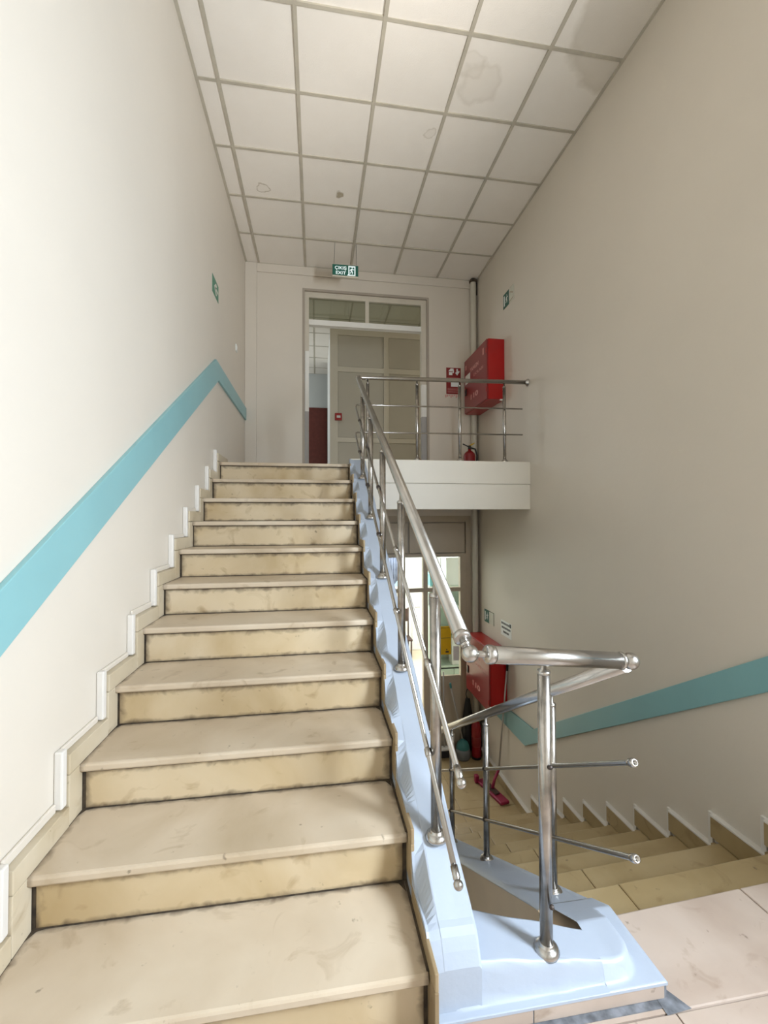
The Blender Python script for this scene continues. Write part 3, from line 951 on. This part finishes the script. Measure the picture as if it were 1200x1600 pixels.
struct(MB().box(0.3, 0.4, YB + 0.15, LYE, ZL, 1.45).box(3.95, 4.05, YB + 0.15, LYE, ZL, 1.45).box(0.3, 2.56, LYE, LYE + 0.1, ZL, 1.45).box(3.02, 4.05, LYE, LYE + 0.1, ZL, 1.45)
       .box(2.56, 3.02, LYE, LYE + 0.1, ZL, -0.22).box(2.56, 3.02, LYE, LYE + 0.1, 1.05, 1.45).box(0.3, LX0, YB + 0.151, YB + 0.16, ZL, 1.45).box(LX1, 4.05, YB + 0.151, YB + 0.16, ZL, 1.45).build('wall_lower_room', 'room_white'))
struct(MB().box(0.3, 4.05, YB + 0.15, LYE + 0.1, ZL - 0.15, ZL - 0.001).build('floor_lower_room', 'room_floor'))
struct(MB().box(0.3, 4.05, YB + 0.15, LYE + 0.1, 1.45, 1.55).build('ceiling_lower_room', 'room_white'))
w4 = struct(MB().box(2.56, 2.59, LYE + 0.02, LYE + 0.07, -0.22, 1.05).box(2.99, 3.02, LYE + 0.02, LYE + 0.07, -0.22, 1.05).box(2.59, 2.99, LYE + 0.02, LYE + 0.07, 1.0, 1.05).box(2.59, 2.99, LYE + 0.02, LYE + 0.07, -0.22, -0.18).build('window_2', 'frame_white'))
box('pane', 'glass_clear', w4, 2.59, 2.99, LYE + 0.04, LYE + 0.045, -0.18, 1.0)
box('window_sill', 'wood_tan', w4, 2.50, 3.08, LYE - 0.12, LYE + 0.02, -0.30, -0.23)
# half drawn curtain: folded sheet
cv, cf = [], []
for i in range(25):
    x = 2.55 + 0.36 * i / 24
    yy = LYE - 0.05 + 0.018 * math.sin(i * 1.5)
    zb = -0.18 + 0.25 * max(0, (i - 8) / 16.0) ** 1.5
    cv += [(x, yy, 1.1), (x, yy + 0.006, zb), (x, yy + 0.012, 1.1), (x, yy + 0.014, zb)]
for i in range(24):
    a = 4 * i
    cf += [(a, a + 4, a + 5, a + 1), (a + 2, a + 3, a + 7, a + 6), (a + 1, a + 5, a + 7, a + 3)]
tag(MB().add(cv, cf, True).build('curtain', 'curtain_blue'), 'lavender blue curtain in the window far behind the lower door', 'curtain')
# wooden chair below the sill
chx, chy = 2.86, 8.75
ch = tag(empty('chair'), 'dark wooden chair seen through the open lower door', 'chair')
box('seat', 'wood_dark', ch, chx - 0.2, chx + 0.2, chy - 0.2, chy + 0.2, ZL + 0.42, ZL + 0.46, 0.01)
for sx in (-1, 1):
    for sy in (-1, 1):
        MB().tube([(chx + sx * 0.17, chy + sy * 0.17, ZL), (chx + sx * 0.17, chy + sy * 0.17, ZL + (0.42 if sy < 0 else 1.12))], 0.018, 8).build('leg', 'wood_dark', ch)
box('backrest', 'wood_dark', ch, chx - 0.17, chx + 0.17, chy + 0.155, chy + 0.18, ZL + 0.80, ZL + 1.10, 0.01)
# open white door leaf in the room
ol = struct(MB().box(3.22, 3.94, 9.29, 9.33, ZL + 0.005, 0.95).build('door_4', 'room_white', bevel=0.004))
for (a, b_) in [(-0.55, 0.85), (-1.6, -0.7)]:
    box('door_panel', 'room_white', ol, 3.32, 3.84, 9.275, 9.295, a, b_, 0.006)
MB().tube([(3.29, 9.29, -0.68), (3.29, 9.25, -0.68), (3.40, 9.25, -0.68)], 0.01, 8).build('door_handle', 'steel', ol)
# mint cabinet with shelf just inside the glass
cb = tag(empty('cabinet'), 'mint green display cabinet behind the lower glass panes', 'cabinet')
c0, c1, cy0, cy1 = 2.66, 3.45, 5.55, 5.95
box('side_panel', 'mint', cb, c0, c0 + 0.03, cy0, cy1, ZL, 0.40)
box('side_panel', 'mint', cb, c1 - 0.03, c1, cy0, cy1, ZL, 0.40)
box('back_panel', 'mint', cb, c0 + 0.03, c1 - 0.03, cy1 - 0.02, cy1, ZL, 0.40)
for z in (ZL + 0.08, -1.25, -0.90, -0.35, 0.05, 0.37):
    box('shelf', 'mint', cb, c0 + 0.03, c1 - 0.03, cy0, cy1 - 0.02, z, z + 0.03)
box('door', 'mint', cb, c0 + 0.03, (c0 + c1) / 2 - 0.003, cy0 - 0.02, cy0, ZL + 0.1, -0.92, 0.004)
box('door', 'mint', cb, (c0 + c1) / 2 + 0.003, c1 - 0.03, cy0 - 0.02, cy0, ZL + 0.1, -0.92, 0.004)
def carton(x, y, z, sx, sy, sz, m, label):
    t = tag(empty('storage_box'), label, 'box', 'boxes on the mint cabinet')
    box('body', m, t, x, x + sx, y, y + sy, z, z + sz, 0.006)
    box('lid', m, t, x - 0.006, x + sx + 0.006, y - 0.006, y + sy + 0.006, z + sz, z + sz + 0.03, 0.004)
carton(2.68, 5.58, 0.40, 0.17, 0.26, 0.16, 'aqua_box', 'aqua storage box on top of the mint cabinet')
carton(2.95, 5.58, 0.40, 0.36, 0.28, 0.42, 'room_white', 'tall white storage box on top of the mint cabinet')
carton(2.72, 5.57, -0.32, 0.10, 0.2, 0.11, 'aqua_box', 'small aqua box on a shelf of the mint cabinet')
carton(3.04, 5.57, -0.87, 0.2, 0.2, 0.40, 'room_white', 'white box on the low shelf of the mint cabinet')
# glowing ceiling panels added to light the lower room
for (x, y) in [(1.5, 6.2), (2.3, 8.2)]:
    t = tag(empty('added_light_panel'), 'added glowing ceiling panel in the lower room, %s the door' % ('near' if y < 7 else 'far from'), 'lamp', 'added lower room light panels')
    box('frame', 'frame_white', t, x - 0.3, x + 0.3, y - 0.3, y + 0.3, 1.42, 1.45)
    box('diffuser', 'added_panel_glow', t, x - 0.27, x + 0.27, y - 0.27, y + 0.27, 1.412, 1.42)
# papers on the glass
yg = YB + 0.045
yp_ = tag(empty('poster'), 'yellow warning poster stuck on the lower glass pane', 'poster')
box('sheet', 'yellow', yp_, 2.470, 2.735, yg - 0.003, yg, -0.41, -0.02)
MB().box(2.478, 2.726, yg - 0.004, yg - 0.003, -0.045, -0.040).box(2.478, 2.726, yg - 0.004, yg - 0.003, -0.185, -0.18).box(2.50, 2.53, yg - 0.004, yg - 0.003, -0.395, -0.36).box(2.655, 2.70, yg - 0.004, yg - 0.003, -0.385, -0.362).box(2.665, 2.68, yg - 0.004, yg - 0.003, -0.35, -0.335).build('print', 'ink', yp_)
nt_ = tag(empty('notice'), 'white notice with grey lettering on the lower glass pane', 'notice')
box('sheet', 'sign_white', nt_, 2.415, 2.60, yg - 0.003, yg, 0.27, 0.45)
text('lettering', 'LÜTFEN', 0.05, 'dado_grey', nt_, frame_on((2.507, yg - 0.004, 0.41), (1, 0, 0), (0, 0, 1)), 0.16, 0.04)
MB().box(2.43, 2.585, yg - 0.0045, yg - 0.003, 0.335, 0.365).box(2.43, 2.585, yg - 0.0045, yg - 0.003, 0.30, 0.306).build('print', 'dado_grey', nt_)
tag(MB().box(2.765, 2.855, yg - 0.003, yg, -0.50, -0.30).build('paper_sheet', 'sign_white'), 'small white paper on the glass beside the yellow poster', 'paper')

# ------------------------------------------------------------------ red hose cabinets
def hose_cabinet(zt, zb, label, up):
    x0, y0, y1 = 2.895, 3.70, 4.50
    c = tag(empty('fire_hose_cabinet'), label, 'fire cabinet', 'fire hose cabinets')
    box('body', 'red_paint', c, x0 + 0.018, XR - 0.001, y0, y1, zb, zt, 0.006)
    dr = box('door', 'red_door', c, x0, x0 + 0.018, y0 + 0.004, y1 - 0.004, zb + 0.006, zt - 0.006, 0.004)
    hz = zb + 0.28
    box('latch', 'black', dr, x0 - 0.012, x0 + 0.002, y1 - 0.10, y1 - 0.05, hz - 0.04, hz + 0.05, 0.003)
    for z in (zb + 0.12, zt - 0.14):
        box('hinge', 'red_paint', dr, x0 - 0.005, x0 + 0.004, y0 + 0.012, y0 + 0.03, z - 0.03, z + 0.03, 0.002)
    f = lambda y, z: frame_on((x0 - 0.0012, y, z), (0, -1, 0), (0, 0, 1))
    text('lettering', 'YANGIN', 0.06, 'pink_print', dr, f(4.12, zt - 0.20), 0.30, 0.055, bold=0.0015)
    text('lettering', 'DOLABI', 0.05, 'pink_print', dr, f(3.98, zt - 0.30), 0.32, 0.035)
    text('lettering', '110', 0.07, 'pink_print', dr, f(4.12, zb + 0.17), 0.26, 0.065, bold=0.002)
    if up:
        MB().box(x0 - 0.002, x0, 4.27, 4.45, zt - 0.34, zt - 0.22).build('label_sheet', 'sign_white', dr)
        MB().box(x0 - 0.003, x0 - 0.002, 4.38, 4.43, zt - 0.32, zt - 0.27).build('label_print', 'dado_grey', dr)
        MB().box(x0 - 0.002, x0, 3.79, 3.83, zt - 0.16, zt - 0.08).box(x0 - 0.002, x0, 4.41, 4.45, zt - 0.14, zt - 0.08).build('sticker', 'pink_print', dr)
        box('price_tag', 'sign_white', c, XR - 0.06, XR - 0.02, y0 - 0.002, y0 + 0.02, zb - 0.012, zb + 0.003)
    return c
hose_cabinet(3.63, 2.90, 'red fire hose cabinet on the right wall above the balcony railing', True)
hose_cabinet(-0.075, -0.825, 'red fire hose cabinet on the right wall above the lower floor', False)

# ------------------------------------------------------------------ extinguishers
def extinguisher(x, y, z, r, h, label):
    e = tag(empty('fire_extinguisher'), label, 'fire extinguisher', 'fire extinguishers')
    MB().lathe([(r * 0.9, 0), (r, 0.02), (r, h * 0.78), (r * 0.92, h * 0.85), (r * 0.6, h * 0.92), (r * 0.28, h * 0.95), (r * 0.26, h)], (x, y, z), (0, 0, 1), 20).build('cylinder', 'extinguisher_red', e)
    MB().lathe([(r * 1.01, 0.0), (r * 1.02, 0.03), (r * 0.98, 0.035)], (x, y, z), (0, 0, 1), 20).build('base_ring', 'black', e)
    v = MB().lathe([(0.018, 0), (0.022, 0.01), (0.018, 0.05)], (x, y, z + h), (0, 0, 1), 12)
    v.tube([(x, y, z + h + 0.03), (x - 0.09, y, z + h + 0.07)], 0.008, 8)
    v.build('valve', 'black', e)
    MB().tube([(x - 0.005, y, z + h + 0.045), (x + 0.07, y, z + h + 0.085)], 0.008, 8).build('lever', 'yellow', e)
    MB().tube([(x, y - 0.02, z + h + 0.02), (x + 0.07, y - 0.03, z + h), (x + r + 0.02, y - 0.02, z + h * 0.8), (x + r + 0.015, y - 0.01, z + h * 0.3)], 0.011, 10).build('hose', 'black', e)
    MB().lathe([(r * 1.004, 0), (r * 1.006, 0.001), (r * 1.006, h * 0.25), (r * 1.004, h * 0.252)], (x, y, z + h * 0.32), (0, 0, 1), 20).build('label_band', 'red_door', e)
extinguisher(2.90, 4.33, ZU, 0.078, 0.40, 'red fire extinguisher on the upper landing behind the balcony posts')
extinguisher(3.0, 4.42, ZL, 0.065, 0.52, 'red fire extinguisher on the lower floor under the hose cabinet')

# ------------------------------------------------------------------ signs
def lay(pts2, o, u, w, nrm, off):
    o, u, w, nrm = Vector(o), Vector(u), Vector(w), Vector(nrm)
    return [o + u * a + w * b_ + nrm * off for (a, b_) in pts2]
def poly(mb, pts2, o, u, w, nrm, off=0.0005, th=0.001):
    a = lay(pts2, o, u, w, nrm, off)
    b_ = lay(pts2, o, u, w, nrm, off + th)
    n = len(pts2)
    f = [tuple(range(n)), tuple(range(2 * n - 1, n - 1, -1))] + [(i, i + n, (i + 1) % n + n, (i + 1) % n) for i in range(n)]
    mb.add(a + b_, f)
    return mb
RUN = [  # running figure, unit square
    [(0.50, 0.78), (0.58, 0.78), (0.60, 0.86), (0.54, 0.91), (0.47, 0.86)],
    [(0.38, 0.70), (0.58, 0.72), (0.54, 0.46), (0.40, 0.46)],
    [(0.40, 0.70), (0.24, 0.60), (0.20, 0.46), (0.27, 0.46), (0.32, 0.57), (0.42, 0.62)],
    [(0.56, 0.72), (0.70, 0.58), (0.82, 0.62), (0.80, 0.68), (0.70, 0.65), (0.58, 0.76)],
    [(0.42, 0.48), (0.54, 0.48), (0.66, 0.34), (0.58, 0.16), (0.51, 0.18), (0.56, 0.33)],
    [(0.40, 0.48), (0.50, 0.46), (0.38, 0.26), (0.16, 0.22), (0.16, 0.29), (0.33, 0.33)]]
# hanging exit sign
SY = 4.02
ex = tag(empty('exit_sign'), 'green exit sign hanging by two wires below the ceiling', 'exit sign')
sx0, sx1, sz0, sz1 = 1.073, 1.390, 4.410, 4.552
box('housing', 'frame_cream', ex, sx0, sx1, SY, SY + 0.03, sz0 - 0.006, sz1 + 0.006, 0.003)
fp = box('face', 'green_sign_lit', ex, sx0 + 0.002, sx1 - 0.002, SY - 0.003, SY, sz0 + 0.012, sz1)
tx = lambda x, z: frame_on((x, SY - 0.0042, z), (1, 0, 0), (0, 0, 1))
text('lettering', 'ÇIKIŞ', 0.05, 'sign_lit_white', ex, tx(1.176, 4.508), 0.14, 0.052, bold=0.0006)
text('lettering', 'EXIT', 0.05, 'sign_lit_white', ex, tx(1.178, 4.452), 0.122, 0.038, bold=0.0006)
pb = MB()
o_, u_, w_, n_ = (1.268, SY - 0.003, 4.425), (0.085, 0, 0), (0, 0, 0.118), (0, -1, 0)
for q in ([(0, 0.03), (0.14, 0.03), (0.14, 1), (0, 1)], [(0.14, 0.88), (0.86, 0.88), (0.86, 1), (0.14, 1)], [(0.86, 0.0), (1, 0.0), (1, 1), (0.86, 1)], [(-0.2, 0.0), (0.86, 0.0), (0.86, 0.10), (-0.05, 0.10)]):
    poly(pb, q, o_, u_, w_, n_)
for q in RUN:
    poly(pb, q, o_, u_, w_, n_)
pb.build('pictogram', 'sign_lit_white', ex)
for (x, z, m) in [(1.095, H, 'steel_post'), (1.368, H, 'steel_post')]:
    MB().tube([(x + (0.01 if x < 1.2 else -0.004), SY + 0.012, H), (x, SY + 0.012, sz1 + 0.004)], 0.0022, 6).build('wire', 'weld_dark', ex)
# green exit sign with white arrow field on the right wall, upper
def wall_sign(y0, y1, z0, z1, split, name, label, arrow_down):
    s = tag(empty(name), label, 'sign', 'green exit signs on the right wall')
    x = XR - 0.003
    ym = y1 - (y1 - y0) * split        # y1 is the far end (left in view)
    box('green_field', 'green_sign', s, x, XR, ym, y1, z0, z1)
    box('white_field', 'faded_white', s, x, XR, y0, ym, z0 + 0.004, z1 - 0.004)
    p = MB()
    o, u, w, n = (x, y1 - 0.02, z0 + 0.02), (0, -(y1 - ym) + 0.03, 0), (0, 0, z1 - z0 - 0.04), (-1, 0, 0)
    poly(p, [(0.02, 0.05), (0.22, 0.05), (0.22, 0.95), (0.02, 0.95)], o, u, w, n)
    for q in RUN:
        poly(p, [(0.25 + 0.75 * a, b_) for a, b_ in q], o, u, w, n)
    p.build('pictogram', 'sign_white', s)
    g = MB()
    o, u, w = (x, ym, z0), (0, -(ym - y0), 0), (0, 0, z1 - z0)
    if arrow_down:
        poly(g, [(0.0, 0.96), (1, 0.96), (1, 1.0), (0, 1.0)], o, u, w, n)
        poly(g, [(0.94, 0.0), (1, 0.0), (1, 1.0), (0.94, 1.0)], o, u, w, n)
    else:
        poly(g, [(0.1, 0.72), (0.25, 0.76), (0.85, 0.52), (0.85, 0.44), (0.7, 0.48)], o, u, w, n)
        poly(g, [(0.05, 0.06), (0.75, 0.12), (0.95, 0.22), (0.05, 0.14)], o, u, w, n)
        poly(g, [(0.2, 0.98), (0.9, 0.98), (0.9, 1.0), (0.2, 1.0)], o, u, w, n)
    g.build('faded_arrow', 'grime' if arrow_down else 'frame_tan', s)
    return s
wall_sign(3.43, 3.72, 3.99, 4.165, 0.55, 'wall_sign', 'green and white running man sign above the upper fire hose cabinet', False)
wall_sign(4.07, 4.39, 0.10, 0.265, 0.50, 'wall_sign', 'green and white running man sign above the lower fire hose cabinet', True)
pn = tag(empty('paper_notice'), 'white paper notice with three printed lines beside the lower green sign', 'notice')
box('sheet', 'sign_white', pn, XR - 0.002, XR, 3.575, 3.865, 0.06, 0.24)
lm = MB()
for (z, y0, y1) in [(0.195, 3.60, 3.85), (0.145, 3.60, 3.84), (0.095, 3.64, 3.80)]:
    y = y1
    while y > y0:
        wv = random.uniform(0.012, 0.03)
        lm.box(XR - 0.003, XR - 0.002, max(y - wv, y0), y, z, z + 0.024)
        y -= wv + 0.007
lm.box(XR - 0.003, XR - 0.002, 3.585, 3.62, 0.19, 0.235)
lm.build('printed_lines', 'ink', pn)
# faded green sign on the left wall
ls = tag(empty('wall_sign'), 'faded green arrow sign high on the left wall', 'sign')
box('plate', 'green_faded', ls, XL, XL + 0.003, 2.80, 3.04, 3.50, 3.655)
p = MB()
o, u, w, n = (XL + 0.003, 2.80, 3.50), (0, 0.24, 0), (0, 0, 0.155), (1, 0, 0)
for q in ([(0.25, 0.50), (0.55, 0.85), (0.70, 0.75), (0.48, 0.50)], [(0.25, 0.50), (0.48, 0.50), (0.70, 0.22), (0.55, 0.12)], [(0.40, 0.42), (0.90, 0.42), (0.90, 0.58), (0.40, 0.58)]):
    poly(p, q, o, u, w, n)
p.build('arrow', 'faded_white', ls)
# red instruction sign on the back wall
rs = tag(empty('fire_instruction_sign'), 'red and white fire instruction sign on the back wall beside the pipe', 'sign')
ys_ = YB - 0.003
box('plate', 'red_door', rs, 2.675, 2.885, ys_, YB, 3.215, 3.585)
p = MB()
o, u, w, n = (2.675, ys_, 3.215), (0.21, 0, 0), (0, 0, 0.37), (0, -1, 0)
for q in ([(0.18, 0.72), (0.42, 0.72), (0.42, 0.83), (0.18, 0.83)], [(0.14, 0.86), (0.40, 0.86), (0.52, 0.97), (0.30, 0.97)], [(0.44, 0.80), (0.52, 0.80), (0.52, 0.92), (0.44, 0.96)],
          [(0.70, 0.76), (0.80, 0.76), (0.80, 0.96), (0.70, 0.96)], [(0.62, 0.80), (0.75, 0.71), (0.92, 0.86), (0.86, 0.90), (0.75, 0.78), (0.66, 0.84)],
          [(0.32, 0.28), (0.92, 0.28), (0.92, 0.46), (0.32, 0.46)]):
    poly(p, q, o, u, w, n)
p.build('pictogram', 'sign_white', rs)
p = MB()
for i in range(5):
    poly(p, [(0.05, 0.51 + i * 0.025), (0.95, 0.51 + i * 0.025), (0.95, 0.52 + i * 0.025), (0.05, 0.52 + i * 0.025)], o, u, w, n)
    poly(p, [(0.08, 0.05 + i * 0.04), (0.92, 0.05 + i * 0.04), (0.92, 0.06 + i * 0.04), (0.08, 0.06 + i * 0.04)], o, u, w, n)
p.build('printed_lines', 'pink_print', rs)
p = MB()
for i in range(9):
    x = 2.66 + i * 0.025
    p.box(x, x + 0.016, ys_ + 0.001, YB, 3.165 + 0.012 * (i % 3), 3.205)
p.build('torn_lower_edge', 'pink_print', rs)

# ------------------------------------------------------------------ pipe, small fixtures
pp = tag(empty('drain_pipe'), 'cream vertical pipe in the right corner of the back wall', 'pipe')
MB().tube([(3.055, YB - 0.058, ZL), (3.055, YB - 0.058, ZU - 0.25)], 0.04, 18, cap=False).build('pipe_length', 'pvc_pipe', pp)
MB().tube([(3.055, YB - 0.058, ZU - 0.002), (3.055, YB - 0.058, H - 0.006)], 0.04, 18, cap=False).build('pipe_length', 'pvc_pipe', pp)
MB().lathe([(0.05, 0), (0.055, 0.02), (0.042, 0.05)], (3.055, YB - 0.058, H - 0.05), (0, 0, 1), 18).build('pipe_collar', 'grime', pp)
MB().tube([(3.105, YB - 0.06, H - 0.04), (3.105, YB - 0.06, H - 0.20), (3.10, YB - 0.075, H - 0.225)], 0.006, 8).build('pipe_hook', 'weld_dark', pp)
wf = tag(empty('wall_switch'), 'tiny white switch on the left wall near the corner', 'switch')
box('plate', 'sign_white', wf, XL, XL + 0.012, 3.92, 3.99, 3.40, 3.475, 0.003)
box('rocker', 'frame_white', wf, XL + 0.012, XL + 0.017, 3.94, 3.97, 3.42, 3.455, 0.002)

# ------------------------------------------------------------------ cleaning things on the lower floor
mp = tag(empty('flat_mop'), 'magenta flat mop with thin pole leaning on the right wall', 'mop')
hd = MB()
p0, p1 = Vector((2.80, 3.90, ZL)), Vector((2.91, 3.43, ZL))
d = (p1 - p0).normalized()
nn = Vector((-d.y, d.x, 0))
if nn.x < 0: nn = -nn
pts = [p0, p1, p1 + nn * 0.12, p0 + nn * 0.12]
hd.prism([(q.x, q.y) for q in pts], 'z', ZL + 0.001, ZL + 0.035).build('mop_pad', 'magenta', mp, 0.012)
c = (p0 + p1) / 2 + nn * 0.06
MB().prism([((c + d * a + nn * b_).x, (c + d * a + nn * b_).y) for a, b_ in ((-0.1, -0.03), (0.1, -0.03), (0.1, 0.03), (-0.1, 0.03))], 'z', ZL + 0.035, ZL + 0.05).build('clamp_plate', 'wood_dark', mp)
MB().tube([(c.x, c.y, ZL + 0.05), (c.x + 0.05, c.y + 0.05, ZL + 0.12), (3.045, 3.78, ZL + 0.22)], 0.018, 10).build('joint', 'magenta', mp)
MB().tube([(3.035, 3.775, ZL + 0.17), (3.105, 3.665, -0.25)], 0.010, 10).build('pole', 'handle_grey', mp)
MB().tube([(3.102, 3.67, -0.32), (3.106, 3.66, -0.18)], 0.013, 10).build('grip', 'black', mp)
MB().box(p0.x - 0.02, p0.x + 0.03, p0.y - 0.03, p0.y + 0.03, ZL + 0.001, ZL + 0.09).build('pad_flap', 'magenta', mp, 0.01)
# long handled dustpan
dp = tag(empty('dustpan'), 'teal long handled dustpan standing by the lower door', 'dustpan')
bx_, by_ = 2.80, 4.44
b_ = MB()
b_.lathe([(0.02, 0), (0.085, 0.0), (0.10, 0.03), (0.10, 0.10), (0.09, 0.14)], (bx_ + 0.02, by_, ZL), (0, 0, 1), 18).build('pan', 'grey_plastic', dp)
MB().lathe([(0.09, 0.135), (0.092, 0.15), (0.07, 0.21), (0.03, 0.245), (0.012, 0.26)], (bx_ + 0.02, by_, ZL), (0, 0, 1), 18).build('hood', 'broom_teal', dp)
MB().tube([(bx_ + 0.02, by_, ZL + 0.24), (2.69, 4.54, -0.82)], 0.010, 10).build('handle', 'handle_grey', dp)
MB().lathe([(0.012, 0), (0.016, 0.01), (0.016, 0.06), (0.008, 0.07)], (2.69, 4.54, -0.83), (-0.1, 0.1, 1), 10).build('grip', 'broom_teal', dp)
br = tag(empty('broom'), 'tan handled broom leaning on the lower door panel', 'broom')
MB().tube([(2.58, 4.50, ZL + 0.12), (2.60, 4.585, -0.62)], 0.010, 10).build('handle', 'handle_grey', br)
MB().box(2.44, 2.68, 4.47, 4.53, ZL + 0.002, ZL + 0.10).build('bristles', 'black', br, 0.01)
MB().box(2.44, 2.68, 4.465, 4.535, ZL + 0.10, ZL + 0.14).build('head', 'frame_white', br, 0.01)
# black umbrella-like folded bag hanging by strap under the cabinet
bg = tag(empty('hanging_bag'), 'black bag hanging under the lower fire hose cabinet', 'bag')
bv = []
bf = []
for i in range(9):
    t = i / 8
    z = -0.98 - t * 0.68
    r_ = 0.03 + 0.055 * math.sin(min(1, t * 1.15) * PI * 0.55)
    for k in range(12):
        an = 2 * PI * k / 12
        bv.append((2.925 + r_ * math.cos(an) * (1 + 0.15 * math.sin(3 * an)), 4.53 + r_ * 0.7 * math.sin(an), z))
for i in range(8):
    for k in range(12):
        bf.append((i * 12 + k, i * 12 + (k + 1) % 12, i * 12 + 12 + (k + 1) % 12, i * 12 + 12 + k))
bf += [tuple(range(12)), tuple(range(8 * 12, 9 * 12))]
MB().add(bv, bf, True).build('body', 'black', bg)
MB().tube([(2.92, 4.53, -0.99), (2.90, 4.535, -0.92), (2.915, 4.53, -0.86), (2.94, 4.51, -0.83)], 0.006, 8).build('strap', 'black', bg)

# ------------------------------------------------------------------ put each Empty at the base of its thing (parts keep their places)
for o in list(COL.objects):
    if o.type == 'EMPTY' and o.parent is None:
        pts = [v.co for c in o.children if c.type == 'MESH' for v in c.data.vertices]
        if not pts: continue
        lo = Vector((min(p.x for p in pts), min(p.y for p in pts), min(p.z for p in pts)))
        hi = Vector((max(p.x for p in pts), max(p.y for p in pts), max(p.z for p in pts)))
        base = Vector(((lo.x + hi.x) / 2, (lo.y + hi.y) / 2, lo.z))
        o.location = base
        for c in o.children:
            c.matrix_parent_inverse = Matrix.Translation(-base)
